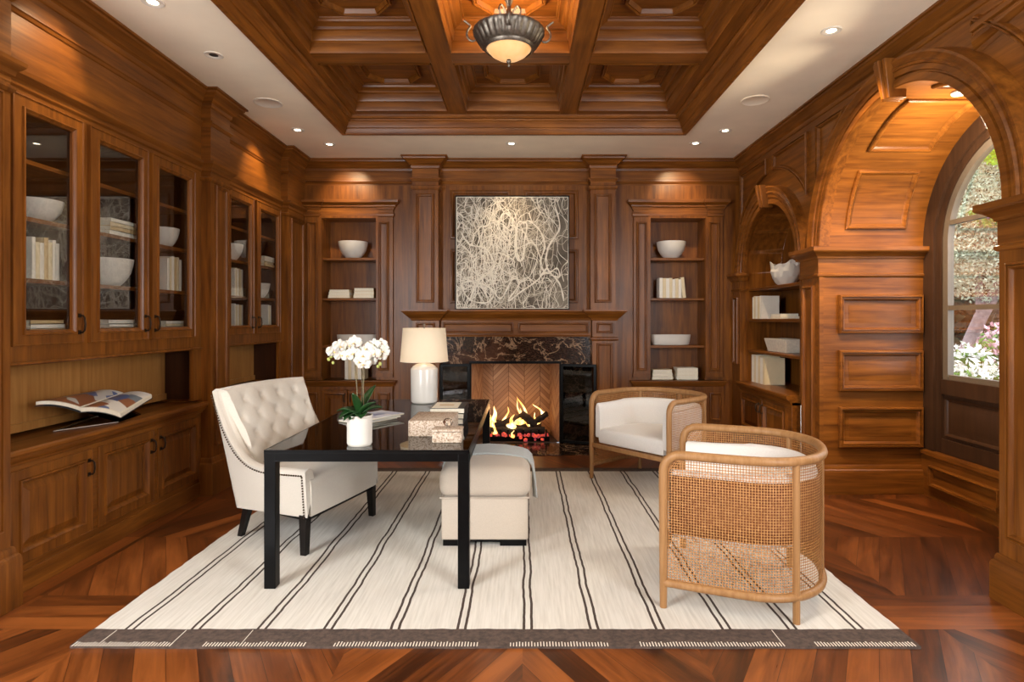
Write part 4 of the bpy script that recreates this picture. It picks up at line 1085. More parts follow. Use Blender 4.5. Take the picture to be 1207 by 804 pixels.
for v in range(NI+1):
    k = v/NI; row = []
    for i, (T, B, Ti, Si) in enumerate(allp):
        p = Ti.lerp(Si, k)
        nb = NS < i < NS+NB
        puff = .030*math.sin(PI*min(1, k*1.0))*(.15 if not nb else 1)
        n_ = Vector((0, 1, .2)) if nb else Vector(((1 if i <= NS else -1), 0, .2))
        d = 0
        if nb:
            for (bx, bz) in btn:
                rr = (p.x-bx)**2+(p.z-bz)**2
                d += .016*math.exp(-rr/.00035)+.008*math.exp(-rr/.0022)
            fz = (p.z-.585)/.115; fx = p.x/.165
            for sgn in (1, -1):
                ph = (fx+sgn*fz*.5); dd = abs(ph-round(ph)); d += .0028*math.exp(-(dd/.07)**2)
        p = p+n_*(puff-d); row.append(Q(*p))
    inner.append(row)
mid = [Q(*((T+Ti)/2+Vector((0, 0, .016)))) for (T, B, Ti, Si) in allp]
m1 = MB().grid(outer+[mid]+inner)
for idx in (0, -1):
    A = [r[idx] for r in outer]+[mid[idx]]+[r[idx] for r in inner]
    m1.add(A, [tuple(range(len(A)))])
m1.build('tufted_back', 'linen', t, smooth=75)
# seat
rows = []; n = 16
for i in range(n+1):
    u = -1+2*i/n; row = []
    for j, (y, z) in enumerate(((.348, .235), (.352, .30), (.352, .42), (.345, .455), (.325, .474), (.28, .484), (.15, .488), (-.02, .478), (-.12, .46), (-.14, .235))):
        x = u*(.375 if y > .25 else .375-.25*(.25-y)); zz = z+(.012*(1-u*u) if 2 < j < 9 else 0)-(.02*abs(u)**8 if j in (4, 5, 6, 7) else 0)
        row.append(Q(x, y+(.006*(1-u*u) if j < 5 else 0), zz))
    rows.append(row)
m1 = MB().grid(rows); m1.add(rows[0], [tuple(range(10))]); m1.add(rows[-1], [tuple(range(10))])
m1.build('seat', 'linen', t, smooth=60)
m1 = MB().grid([[Q(sg*x, y, z) for (x, y) in ((.40, .34), (.285, -.30))] for sg in (-1, 1) for z in (.215,)]); m1.build('underside', 'ebony', t)
m1 = MB()
for sd in (s1, s2[::-1]):
    pts = [Vector(Q(*(T+Vector((0, 0, -.022))+(Vector((T.x*.012, 0, 0)))))) for (T, B, Ti, Si) in sd]
    T0, B0 = sd[0][0], sd[0][1]
    pts = [Vector(Q(*(B0.lerp(T0, k)+Vector((B0.x*.010, -.022, -.02*k))))) for k in (0, .5, 1)][:2]+[Vector(Q(*(T0+Vector((T0.x*.010, -.022, -.022)))))]+pts[1:]
    acc = 0
    for p, q in zip(pts, pts[1:]):
        L = (q-p).length
        while acc < L: m1.ball(p.lerp(q, acc/L), .0062, 6); acc += .0165
        acc -= L
o = m1.build('nailhead_trim', 'nail', t); o['kind'] = 'stuff'; o['label'] = 'line of bronze nailheads edging the side'
def taper_leg(name, p0, p1, w0, w1, m, parent):
    a, b = Vector(p0), Vector(p1); vs = []
    for c, w in ((a, w0), (b, w1)): vs += [(c.x-w, c.y-w, c.z), (c.x+w, c.y-w, c.z), (c.x+w, c.y+w, c.z), (c.x-w, c.y+w, c.z)]
    return MB().add(vs, [(0, 1, 2, 3), (4, 5, 6, 7), (0, 1, 5, 4), (1, 2, 6, 5), (2, 3, 7, 6), (3, 0, 4, 7)]).build(name, m, parent, bevel=.003)
for sg in (-1, 1):
    taper_leg('leg', Q(sg*.375, .305, .245), Q(sg*.385, .31, 0), .027, .020, 'ebony', t)
    taper_leg('leg', Q(sg*.245, -.235, .23), Q(sg*.235, -.31, 0), .025, .018, 'ebony', t)
# ================================================================ OTTOMAN AND THROW
OX0, OX1, OY0, OY1 = -.530, .045, 3.785, 4.42
t = thing('ottoman', 'square beige upholstered ottoman with a loose cushion top on low black feet', 'ottoman', ((OX0+OX1)/2, (OY0+OY1)/2, RZ))
wx, wy = OX1-OX0, OY1-OY0
MB().rbox((0, 0, .175), (wx-.02, wy-.02, .27), .012, 3).build('ottoman_base', 'beige', t)
bm = bmesh.new(); bmesh.ops.create_cube(bm, size=1)
for q in bm.verts: q.co = Vector((q.co.x*(wx+.012), q.co.y*(wy+.012), q.co.z*.19))
bmesh.ops.bevel(bm, geom=bm.edges[:], offset=.062, segments=5, profile=.5, affect='EDGES')
bmesh.ops.subdivide_edges(bm, edges=[e for e in bm.edges if e.calc_length() > .12], cuts=6, use_grid_fill=True)
def crown_z(x, y): return .028*max(0, (1-(2*x/wx)**2))*max(0, (1-(2*y/wy)**2))
for q in bm.verts:
    if q.co.z > .05: q.co.z += crown_z(q.co.x, q.co.y)+.002*math.sin(q.co.x*40)*math.cos(q.co.y*33)
bm.verts.index_update()
m1 = MB().add([q.co+Vector((0, 0, .405)) for q in bm.verts], [tuple(v.index for v in f.verts) for f in bm.faces]); bm.free()
m1.build('cushion_top', 'beige', t, smooth=80)
MB().tube([(-wx/2+.004, -wy/2-.001, .313), (wx/2-.004, -wy/2-.001, .313), (wx/2, wy/2, .313), (-wx/2, wy/2, .313)], .005, 6, closed=True).build('piping', 'beige', t)
for (x, y) in ((-1, -1), (1, -1), (-1, 1), (1, 1)):
    MB().box(x*(wx/2-.02), x*(wx/2-.19 if x > 0 else wx/2-.19), y*(wy/2-.02), y*(wy/2-.10), 0, .042).build('foot', 'black', t)
MB().box(-wx/2+.02, wx/2-.03, -wy/2+.03, -wy/2+.05, .022, .042).build('foot_rail', 'black', t)
# throw
zt_ = .405+.095
prof = [(-.306, .30), (-.306, .40), (-.302, .45), (-.28, .485), (-.24, .503), (-.12, .524), (0, .531), (.12, .524), (.24, .503), (.28, .487), (.303, .45), (.314, .40), (.318, .33), (.321, .26), (.322, .235)]
rows = []; ny = 26
for j in range(ny+1):
    k = j/ny; row = []
    for i, (x, z) in enumerate(prof):
        y = -.045+.33*k
        side = max(0, (x-.20))*1.2
        yy = y-side*.10*(1-k)+.010*math.sin(i*.9)*(1-k)
        dz = -.0*k; hang = max(0, (.45-z))
        xx = x+(.010*math.sin(k*15+1)+.006*math.sin(k*31))*(hang*4)*(1 if x > 0 else -1)+(.004 if abs(x) > .29 else 0)
        if z > .45 and k > .9: dz = -.01*(k-.9)*10
        row.append((xx, yy, z+.006+dz+(-.02*math.sin(k*PI*1.1+.3)*hang*3 if x > 0 and i == 14 else 0)))
    rows.append(row)
rows = [list(r) for r in zip(*rows)]
m1 = MB().grid(rows)
o = m1.build('throw_blanket', 'throw', None, smooth=80, solid=.012)
o.location = ((OX0+OX1)/2, (OY0+OY1)/2, RZ); tag(o, 'pale grey knitted throw draped over the far side of the ottoman', 'throw')
# ================================================================ CANE BARREL CHAIRS
def barrel_path(hw, yf, yb, n=44):
    """plan of the curved frame: front-left, round the back, front-right (local, facing +Y)"""
    yc = yb+hw*.92; pts = [(-hw*.985, yf), (-hw, yf-(yf-yc)*.5), (-hw, yc)]
    for i in range(1, n): 
        a = PI+PI*i/n; c, s = math.cos(a), math.sin(a)
        e = .86
        pts.append((hw*math.copysign(abs(c)**e, c), yc+(yc-yb)*math.copysign(abs(s)**e, s)))
    pts += [(hw, yc), (hw, yf-(yf-yc)*.5), (hw*.985, yf)]
    return pts
def barrel_chair(label, loc, face, liner):
    t = thing('cane_armchair', label, 'chair', loc, math.atan2(face[1], face[0])-PI/2, 'cane barrel armchairs')
    hw, yf, yb = .43, .39, -.365
    P = barrel_path(hw, yf, yb); n = len(P)
    ztop, zb = .772, .125
    rail = []
    for i, a in enumerate((0, 18, 36, 54, 72, 90)):
        r = .085; rail.append((P[0][0], yf-r+r*math.cos(R(a)), ztop-r+r*math.sin(R(a))))
    rl = [(-hw*.985, yf, ztop-.15)]+rail+[(x, y, ztop) for x, y in P[1:-1]]+[(-p[0], p[1], p[2]) for p in rail[::-1]]+[(hw*.985, yf, ztop-.15)]
    MB().tube(rl, .0235, 12).build('top_rail', 'oak', t, smooth=60)
    for sg in (-1, 1):
        MB().tube([(sg*hw*.985, yf, 0), (sg*hw*.985, yf, .3), (sg*hw*.985, yf, ztop-.14)], [.018, .0215, .0235], 12).build('leg', 'oak', t, smooth=60)
        k = 14 if sg < 0 else n-1-14
        # rear posts on the curve, about 35 degrees behind the side
        j = min(range(n), key=lambda q: abs(P[q][0]-sg*.36)+abs(P[q][1]+.235)*.8)
        x, y = P[j]; MB().tube([(x, y, 0), (x, y, ztop-.01)], .0175, 10).build('leg', 'oak', t, smooth=60)
    MB().tube([(P[n//2][0], P[n//2][1], zb), (P[n//2][0], P[n//2][1], ztop-.01)], .010, 8).build('back_spindle', 'oak', t)
    MB().tube([(x, y, zb) for x, y in P], .020, 12).build('bottom_rail', 'oak', t, smooth=60)
    MB().rbox((0, yf-.005, .305), (hw*1.95, .034, .038), .008, 2).build('front_rail', 'oak', t)
    # cane
    d = [0]
    for a, b in zip(P, P[1:]): d.append(d[-1]+math.hypot(b[0]-a[0], b[1]-a[1]))
    rows = []; uv = []
    for k in range(9):
        z = zb+(ztop-zb)*k/8
        for i, (x, y) in enumerate(P): uv.append((d[i], z))
        row = [(x*.995, y, z) for x, y in P]
        if k == 8: row[0] = (row[0][0], yf-.05, z); row[-1] = (row[-1][0], yf-.05, z)
        rows.append(row)
    m1 = MB().grid(rows); m1.build('cane_panel', 'cane', t, smooth=60, uv=uv)
    # upholstered inner back: rounded slab swept along the path
    def inset(k): 
        q = []
        for i, (x, y) in enumerate(P):
            a = Vector(P[max(0, i-1)]); b = Vector(P[min(n-1, i+1)]); tt = (b-a).normalized(); nn = Vector((-tt.y, tt.x))
            q.append(Vector((x, y))+nn*k)
        return q
    sec = [(.026, .375), (.022, .39), (.022, .66), (.030, .690), (.048, .700), (.072, .694), (.088, .675), (.095, .62), (.100, .50), (.098, .42), (.094, .375)]
    cols = []; cache = {}
    for (k, z) in sec: cache[k] = inset(k)
    rows = []
    for i in range(1, n-1):
        end = min(1, min(i-1, n-2-i)/2.0); row = []
        for (k, z) in sec:
            kk = .058+(k-.058)*(.75+.25*end); p = cache[k][i].lerp(cache[sec[5][0]][i], 0)
            q = Vector(P[i])+(p-Vector(P[i])).normalized()*kk
            row.append((q.x, min(q.y, yf-.03), z-(1-end)*.012*(z > .6)))
        rows.append(row)
    # extend the two ends forward to the front posts
    f0 = [(p[0], yf-.032, p[2]) for p in rows[0]]; f1 = [(p[0], yf-.032, p[2]) for p in rows[-1]]
    c0 = [((p[0]*.9+f0[5][0]*.1), yf-.022, .5+(p[2]-.5)*.95) for p in f0]; c1 = [((p[0]*.9+f1[5][0]*.1), yf-.022, .5+(p[2]-.5)*.95) for p in f1]
    rows = [c0, f0]+rows+[f1, c1]
    m1 = MB().grid(rows, True); m1.add(rows[0], [tuple(range(len(sec)))]); m1.add(rows[-1], [tuple(range(len(sec)))])
    m1.build('padded_back', 'boucle', t, smooth=60)
    if liner:  # brown sheet just inside the cane, nearest chair only
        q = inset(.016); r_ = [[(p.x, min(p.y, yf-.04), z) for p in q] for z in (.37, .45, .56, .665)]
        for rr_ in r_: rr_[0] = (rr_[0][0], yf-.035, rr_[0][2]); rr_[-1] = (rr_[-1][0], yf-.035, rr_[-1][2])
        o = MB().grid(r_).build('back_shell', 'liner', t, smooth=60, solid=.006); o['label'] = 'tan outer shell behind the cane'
    # seat cushion: D-shaped, rounded
    q = inset(.07); ring_ = [(p.x, p.y) for p in q[3:-3]]; ring_ = [(-(hw-.075), yf-.02)]+ring_+[(hw-.075, yf-.02)]
    rows = []
    for (s_, z) in ((.93, .325), (.99, .335), (1, .36), (1, .425), (.99, .445), (.95, .458), (.80, .466), (.4, .474), (.02, .476)):
        rows.append([(x*s_, (y+.02)*s_-.02, z) for x, y in ring_])
    m1 = MB().grid(rows, True); m1.add(rows[0], [tuple(range(len(ring_)))]); m1.add(rows[-1], [tuple(range(len(ring_)))])
    m1.build('seat_cushion', 'boucle', t, smooth=50)
    return t
def chair_at(f1, face):      # f1: plan position of one front post (the chair's left), facing direction
    f = Vector(face).normalized(); lft = Vector((-f.y, f.x))
    mid = Vector(f1)-lft*.419
    return (mid-f*.39, f)
c, f = chair_at((.712, 3.0), (-.93, .37))
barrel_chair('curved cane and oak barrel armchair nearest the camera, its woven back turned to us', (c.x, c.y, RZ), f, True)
c, f = chair_at((1.18, 4.80), (-.76, -.65))
barrel_chair('curved cane and oak barrel armchair by the hearth, showing its white cushions', (c.x, c.y, RZ), f, False)
# ================================================================ PAINTING
t = thing('painting', 'large square abstract of looping white lines on taupe, standing on the mantel', 'painting', (-.12, 6.93, 1.58))
PXc, PZc, PS = 0, .665, .655
mb = MB().box(-PS, PS, .0, .035, .008, .008+2*PS); mb.build('canvas', 'art', t)
ring(MB(), -PS-.012, PS+.012, 0, 2*PS+.02, .012, -.006, .040, Fr((0, 0, 0), (1, 0, 0), (0, 0, 1), (0, 1, 0))).build('thin_frame', 'black', t)
random.seed(44)
def smooth_path(ctrl, m=8):
    out = []; n = len(ctrl)
    for i in range(n-1):
        p0, p1, p2, p3 = ctrl[max(0, i-1)], ctrl[i], ctrl[i+1], ctrl[min(n-1, i+2)]
        for k in range(m):
            s = k/m
            out.append(tuple(.5*((2*b)+(-a+c)*s+(2*a-5*b+4*c-d)*s*s+(-a+3*b-3*c+d)*s**3) for a, b, c, d in zip(p0, p1, p2, p3)))
    return out+[ctrl[-1]]
def ribbon(mb, pts, w, y):
    pts = [(max(-PS+.004, min(PS-.004, x)), max(.012, min(2*PS, z))) for x, z in pts]
    rows = []; n = len(pts)
    for i in range(n):
        a, b = pts[max(0, i-1)], pts[min(n-1, i+1)]; dx, dz = b[0]-a[0], b[1]-a[1]; L = math.hypot(dx, dz) or 1
        ww = w*(.6+.5*math.sin(i*.37)**2); nx, nz = -dz/L*ww, dx/L*ww; x, z = pts[i]
        rows.append([(x-nx, y, z-nz), (x, y-w*.5, z), (x+nx, y, z+nz)])
    mb.grid(rows)
def loops(nstrokes, w0, w1, mat, y0, dens):
    mb = MB()
    for s in range(nstrokes):
        left = random.random() < dens
        cx = random.uniform(-PS, -.12) if left else random.uniform(-.3, PS); cz = random.uniform(.05, 1.28)
        x, z = cx, cz; ang = random.uniform(0, 6.28); ctrl = []
        for k in range(random.randint(5, 16)):
            st = random.uniform(.05, .17); ang += random.uniform(-1.5, 1.9); x += st*math.cos(ang)*.8; z += st*math.sin(ang)*1.25; ctrl.append((x, z))
        ribbon(mb, smooth_path(ctrl, 6), random.uniform(w0, w1), y0-random.uniform(0, .002))
    return mb
loops(190, .002, .0042, None, -.001, .45).build('grey_scribbles', 'paint2', t, smooth=60)
wm = loops(165, .0020, .0054, None, -.003, .72)
big = [[(-.02, .98), (.04, .95), (.03, .72), (.06, .58), (.13, .60), (.14, .78), (.17, .98), (.12, 1.02), (.06, .99), (.05, .70), (.09, .56), (.13, .66)],
       [(.12, 1.0), (.2, 1.03), (.32, .92), (.38, .75), (.33, .55), (.40, .42), (.52, .48), (.55, .38), (.45, .40)],
       [(-.12, 1.0), (-.02, .92), (.0, 1.05), (-.1, 1.12), (-.16, .98), (-.04, .80)],
       [(-.25, .5), (-.2, .2), (-.12, .14), (0, .35), (.08, .3), (-.05, .1), (.12, .22), (.3, .35), (.42, .52)],
       [(-.6, .9), (-.5, .76), (-.3, .7), (-.22, .5), (-.38, .35), (-.58, .3), (-.5, .12), (-.3, .08), (-.22, .2), (-.4, .3), (-.5, .1)],
       [(.5, 1.2), (.55, .95), (.42, .72), (.4, .5), (.55, .3), (.6, .1)]]
for b_ in big: ribbon(wm, smooth_path(b_, 12), .0095, -.006)
wm.build('white_scribbles', 'paint', t, smooth=60)
# ================================================================ CHANDELIER
CX_, CYc = -.093, 4.0
t = thing('pendant_light', 'bronze bowl chandelier with leaf rim and glowing amber glass', 'chandelier', (CX_, CYc, ZT))
o_ = -ZT
def flute(r, z, a): return r*(1+.035*abs(math.sin(a*14)))
zr = 3.395+o_
rim = [(.150, zr-.115), (.158, zr-.122), (.168, zr-.112), (.172, zr-.10), (.185, zr-.09), (.205, zr-.06), (.222, zr-.03), (.232, zr-.012), (.240, zr-.004), (.240, zr+.006), (.228, zr+.012), (.18, zr+.006)]
MB().lathe(rim, seg=112, fn=lambda r, z, a: r*(1+(.045*abs(math.sin(a*14)) if zr-.095 < z < zr-.008 else 0))).build('leaf_rim', 'iron', t, smooth=40)
MB().lathe([(0, zr-.185), (.03, zr-.183), (.08, zr-.170), (.12, zr-.145), (.148, zr-.112), (.16, zr-.09)], seg=48).build('glass_bowl', 'bowl_glass', t, smooth=80)
MB().lathe([(0, zr-.235), (.006, zr-.232), (.010, zr-.222), (.005, zr-.212), (.014, zr-.204), (.017, zr-.195), (.010, zr-.186), (.022, zr-.180), (0, zr-.178)], seg=20).build('finial', 'iron', t)
MB().lathe([(0, 0), (.075, 0), (.07, -.02), (.04, -.035), (.02, -.06), (0, -.06)], seg=30).build('canopy', 'iron', t)
MB().lathe([(.012, -.05), (.018, -.08), (.03, -.10), (.018, -.13), (.012, -.16), (.026, -.19), (.034, -.21), (.02, -.24), (.014, -.30), (0, -.31)], seg=20).build('stem', 'iron', t)
for k in range(3):
    a = R(90+k*120)+.2; ca, sa = math.cos(a), math.sin(a)
    MB().tube(smooth_path([(.02*ca, .02*sa, -.20), (.06*ca, .06*sa, -.15), (.085*ca, .085*sa, -.19), (.05*ca, .05*sa, -.25), (.10*ca, .10*sa, zr+.03), (.2*ca, .2*sa, zr+.005)], 5), .007, 8).build('support_rod', 'iron', t)
for k in range(4):
    a = R(2+k*90); ca, sa = math.cos(a), math.sin(a); pts = []
    for (r, z) in ((.225, -.055), (.245, -.062), (.268, -.05), (.282, -.02), (.276, .01), (.262, .03), (.262, .045), (.28, .06), (.30, .075)): pts.append((r*ca, r*sa, zr+z))
    MB().tube(smooth_path(pts, 4), .0075, 8).build('scroll_arm', 'iron', t)
light('chandelier_light', 'POINT', (CX_, CYc, 3.47), 42, (1, .74, .45), shadow_soft_size=.08)
# ================================================================ RECESSED LIGHTS, SPEAKERS
cans = [(-2.216, 4.26, 'black-centred recessed downlight in the left ceiling strip', (-2.66, 4.0, 2.2), 0, 0),
        (-2.21, 3.55, 'recessed downlight in the left ceiling strip nearest the camera', (-2.70, 3.32, 2.8), 6, 1),
        (-2.25, 5.94, 'lit recessed downlight in the left ceiling strip beyond the round speaker', (-2.72, 5.92, 2.85), 7, 1),
        (-2.09, 6.425, 'lit recessed downlight above the left back bookcase', (-2.06, 7.08, 2.85), 9, 1),
        (-.12, 6.40, 'lit recessed downlight above the painting', (-.12, 6.95, 2.3), 5, 1),
        (1.86, 6.39, 'lit recessed downlight above the right back bookcase', (1.85, 7.08, 2.85), 8, 1),
        (2.035, 5.96, 'lit recessed downlight by the right niche', (2.45, 6.17, 2.2), 5, 1),
        (2.028, 3.90, 'white recessed downlight in the right ceiling strip', (2.95, 4.9, 1.5), 50, 1)]
for (x, y, lab, tg, pw, lit) in cans:
    t = thing('recessed_light', lab, 'downlight', (x, y, ZC), 0, 'recessed ceiling downlights')
    MB().lathe([(.030, -.001), (.034, -.004), (.060, -.006), (.064, -.003), (.064, 0), (.03, 0)], seg=32).build('trim_ring', 'canlight', t)
    o = MB().lathe([(0, -.0015), (.031, -.0015)], seg=24).build('lamp_face', 'bulb' if lit else 'dark_can', t, smooth=0)
    o['label'] = 'glowing lamp' if lit else 'dark opening'
    if pw:
        light('downlight', 'SPOT', (x, y, ZC-.02), pw*7.0, (1, .72, .42), tg, spot_size=R(62), spot_blend=.9, shadow_soft_size=.02)
        light('downlight', 'SPOT', (x, y, ZC-.02), 20, (1, .85, .64), (x, y, 0), spot_size=R(130), spot_blend=1.0, shadow_soft_size=.05)
for (x, y) in ((-2.2, 2.3), (2.0, 2.2), (-1.2, 1.0), (1.2, 1.0)):      # added overhead spots without fittings, out of view, for light from above
    light('downlight', 'SPOT', (x, y, ZC-.02), 26, (1, .85, .64), (x, y+.4, 0), spot_size=R(130), spot_blend=1.0, shadow_soft_size=.05)
for (x, y, lab) in ((-2.226, 5.195, 'round white ceiling speaker in the left strip'), (2.01, 5.135, 'round cream ceiling speaker in the right strip')):
    t = thing('ceiling_speaker', lab, 'speaker', (x, y, ZC), 0)
    MB().lathe([(.118, 0), (.12, -.005), (.112, -.008), (.108, -.006), (0, -.0055)], seg=40).build('grille', 'canlight' if x < 0 else 'plaster', t)
# ================================================================ SHELF OBJECTS
def bowl(label, loc, r, h, m='ceramic', group='white ceramic bowls on the shelves', oval=1.0, straight=False, rz=0):
    if straight: p = [(0, 0), (r*.86, 0), (r*.93, h*.08), (r*.97, h*.5), (r, h), (r*.955, h), (r*.9, h*.15), (0, h*.1)]
    else: p = [(0, 0), (r*.42, 0), (r*.5, h*.04), (r*.72, h*.25), (r*.88, h*.5), (r*.97, h*.8), (r, h), (r*.95, h), (r*.9, h*.75), (r*.6, h*.25), (0, h*.1)]
    o = MB().lathe(p, seg=44).build('bowl', m, smooth=50); o.location = loc; o.scale = (1, oval, 1); o.rotation_euler[2] = rz
    return tag(o, label, 'bowl', group)
COV = ['whitecov', 'creamcov', 'whitecov', 'tancov', 'creamcov', 'whitecov']
def row_books(where, frx, n, group, axis='x', tilt_last=False, hs=(.24, .27), seed=1, th=(.024, .034), cov=None, dep=.17, face=0, ords=None):
    """a row of standing books from start point along axis"""
    random.seed(seed); x, y, z = frx; ts = [random.uniform(*th) for _ in range(n)]; pos = 0
    for i, w in enumerate(ts):
        h = random.uniform(*hs); c_ = (cov or COV)[i % len(cov or COV)]
        color = {'whitecov': 'white', 'creamcov': 'cream', 'tancov': 'tan'}[c_]
        lab = '%s standing book from the left, %s, %s' % (ORD[i], color, where)
        if n == 1: lab = '%s book standing alone %s' % (color, where)
        u = pos+w/2; pos += w+.001
        last = tilt_last and i == n-1
        if axis == 'x': book('book', lab, (x+u+(.012 if last else 0), y, z+(.002 if last else 0)), (w, dep, h), c_, group, 0, True, rx=-.10 if last else 0)
        elif axis == 'y': book('book', lab, (x, y+u, z), (w, dep, h), c_, group, R(90), True)        # spines face +X
        else: book('book', lab, (x, y-u, z), (w, dep, h), c_, group, R(-90), True)                    # spines face -X
def stack_books(where, loc, n, group, size=(.16, .22), rz=0, th=.026, seed=2, cov=None):
    random.seed(seed); z = loc[2]
    for i in range(n):
        pos = 'only' if n == 1 else ('bottom' if i == 0 else ('top' if i == n-1 else ('second from the bottom' if i == 1 else 'third from the bottom')))
        c_ = (cov or COV)[(i+seed) % len(cov or COV)]; color = {'whitecov': 'white', 'creamcov': 'cream', 'tancov': 'tan'}[c_]
        h = th*random.uniform(.85, 1.15); g = random.uniform(.92, 1.03)
        book('book', '%s %s book in the flat stack, %s' % (pos, color, where), (loc[0]+random.uniform(-.004, .004), loc[1]+random.uniform(-.004, .004), z), (size[0]*g, size[1]*g, h), c_, group, rz); z += h+.0006
XS = -2.845
# glazed bays, nearest first
bowl('white bowl upper shelf, nearest glazed door', (XS, 3.47, 2.031), .135, .125)
row_books('behind the nearest glazed door', (XS, 3.34, 1.691), 7, 'cream books standing behind the nearest glazed door', 'y', hs=(.20, .245), seed=3)
stack_books('bottom shelf, nearest glazed door', (XS, 3.44, 1.386), 3, 'books lying behind the nearest glazed door', (.20, .26), seed=1)
stack_books('upper shelf, second glazed door', (XS, 4.09, 2.031), 4, 'books lying behind the second glazed door, upper shelf', (.20, .27), seed=2)
bowl('large deep white bowl behind the second glazed door', (XS, 4.07, 1.691), .155, .185)
stack_books('bottom shelf, second glazed door', (XS, 4.08, 1.386), 3, 'books lying behind the second glazed door, bottom', (.20, .28), seed=4)
bowl('small white bowl upper shelf, third glazed door', (XS, 4.69, 2.031), .12, .15)
row_books('behind the third glazed door', (XS, 4.61, 1.691), 6, 'cream books standing behind the third glazed door', 'y', hs=(.25, .27), seed=5)
stack_books('bottom shelf, third glazed door', (XS, 4.69, 1.386), 3, 'books lying behind the third glazed door', (.20, .24), seed=6, th=.022)
bowl('white bowl upper shelf, fourth glazed door', (XS, 5.75, 2.031), .13, .16)
row_books('middle shelf, fourth glazed door', (XS, 5.69, 1.691), 6, 'cream books standing behind the fourth glazed door, middle shelf', 'y', hs=(.26, .28), seed=7)
row_books('bottom shelf, fourth glazed door', (XS, 5.69, 1.386), 6, 'cream books standing behind the fourth glazed door, bottom', 'y', hs=(.21, .23), seed=8)
stack_books('upper shelf, last glazed door', (-2.82, 6.39, 2.031), 4, 'books lying behind the last glazed door', (.20, .26), seed=3)
bowl('white bowl middle shelf, last glazed door', (-2.86, 6.40, 1.691), .13, .16)
row_books('bottom shelf, last glazed door', (-2.83, 6.40, 1.386), 3, 'cream books standing behind the last glazed door', 'y', hs=(.22, .24), seed=9)
# back left bookcase
YS = 7.20
bowl('white bowl on the top shelf of the left back bookcase', (-2.055, YS, 2.201), .175, .20)
stack_books('left pile, left back bookcase', (-2.20, YS, 1.721), 3, 'left stack of books, left back bookcase', (.26, .2), seed=1, th=.036, cov=['whitecov', 'creamcov'])
stack_books('right pile, left back bookcase', (-1.90, YS, 1.721), 3, 'right stack of books, left back bookcase', (.24, .2), seed=2, th=.036, cov=['creamcov', 'tancov', 'creamcov'])
bowl('long low oval white dish on the third shelf of the left back bookcase', (-2.005, YS, 1.156), .245, .125, oval=.45, straight=True)
row_books('behind the orchid, left back bookcase', (-2.13, YS, .746), 6, 'white books standing in the left back bookcase', 'x', hs=(.27, .30), seed=10, th=(.034, .042), cov=['whitecov', 'creamcov'])
# back right bookcase
bowl('white bowl on the top shelf of the right back bookcase', (1.80, YS, 2.201), .175, .20)
row_books('second shelf, right back bookcase', (1.64, YS, 1.721), 8, 'white books standing in the right back bookcase', 'x', True, hs=(.22, .25), seed=12, th=(.034, .042), cov=['whitecov', 'creamcov'])
bowl('long low oval white dish on the third shelf of the right back bookcase', (1.79, YS, 1.156), .245, .125, oval=.45, straight=True)
stack_books('left pile, right back bookcase', (1.67, YS, .746), 3, 'left stack of books, right back bookcase', (.25, .2), seed=1, th=.042, cov=['whitecov', 'creamcov'])
stack_books('right pile, right back bookcase', (1.97, YS, .746), 3, 'right stack of books, right back bookcase', (.25, .2), seed=2, th=.042, cov=['whitecov', 'creamcov'])
# niche on the right wall
def crumple(r, z, a): return r*(1+.05*math.sin(5*a+z*30)+.04*math.sin(11*a-z*50))
rows = []
m1 = MB(); k = [(0, 0), (.07, 0), (.075, .012), (.10, .04), (.135, .09), (.15, .15), (.142, .20), (.15, .235), (.142, .235), (.134, .20), (.14, .14), (.09, .04), (0, .03)]
m1.lathe(k, seg=48, fn=crumple); m1.v = [(x, y, z+(.022*math.sin(3*math.atan2(y, x))+.012*math.sin(7*math.atan2(y, x)) if z > .15 else 0)) for x, y, z in m1.v]
o = m1.build('bowl', 'ceramic', smooth=25); o.location = (2.78, 6.27, 1.816); tag(o, 'white crumpled-edge ceramic bowl on the top niche shelf', 'bowl')
row_books('second shelf, right niche', (2.72, 6.77, 1.471), 5, 'books standing on the second niche shelf', 'y-', hs=(.24, .26), seed=14, th=(.035, .06), cov=['whitecov', 'creamcov'], dep=.2)
stack_books('right of standing books, niche', (2.72, 6.17, 1.471), 2, 'books lying on the second niche shelf', (.2, .26), seed=3, th=.026, cov=['whitecov', 'creamcov'])
M['stonedish'] = plain('pale_stone_dish', srgb(214, 204, 186), .7, noise=.1, nscale=40, bump=.2)
m1 = MB(); b0, b1, hh = (.10, .22), (.125, .27), .14
for (p, q, z0, z1) in ((b0, b1, 0, hh),):
    vs = [(sx*p[0], sy*p[1], 0) for sx, sy in ((-1, -1), (1, -1), (1, 1), (-1, 1))]+[(sx*q[0], sy*q[1], hh) for sx, sy in ((-1, -1), (1, -1), (1, 1), (-1, 1))]+[(sx*(q[0]-.015), sy*(q[1]-.015), hh) for sx, sy in ((-1, -1), (1, -1), (1, 1), (-1, 1))]+[(sx*(p[0]-.01), sy*(p[1]-.01), .02) for sx, sy in ((-1, -1), (1, -1), (1, 1), (-1, 1))]
    fs = [(3, 2, 1, 0), (12, 13, 14, 15)]
    for l in (0, 4, 8):
        for i in range(4): fs.append((l+i, l+(i+1) % 4, l+4+(i+1) % 4, l+4+i))
    m1.add(vs, fs)
o = m1.build('bowl', 'stonedish', bevel=.006); o.location = (2.76, 6.22, 1.121); tag(o, 'pale stone rectangular trough bowl on the third niche shelf', 'bowl')
row_books('bottom of the right niche', (2.72, 6.77, .758), 6, 'books standing at the bottom of the niche', 'y-', hs=(.28, .31), seed=15, th=(.045, .075), cov=['whitecov', 'creamcov'], dep=.22)
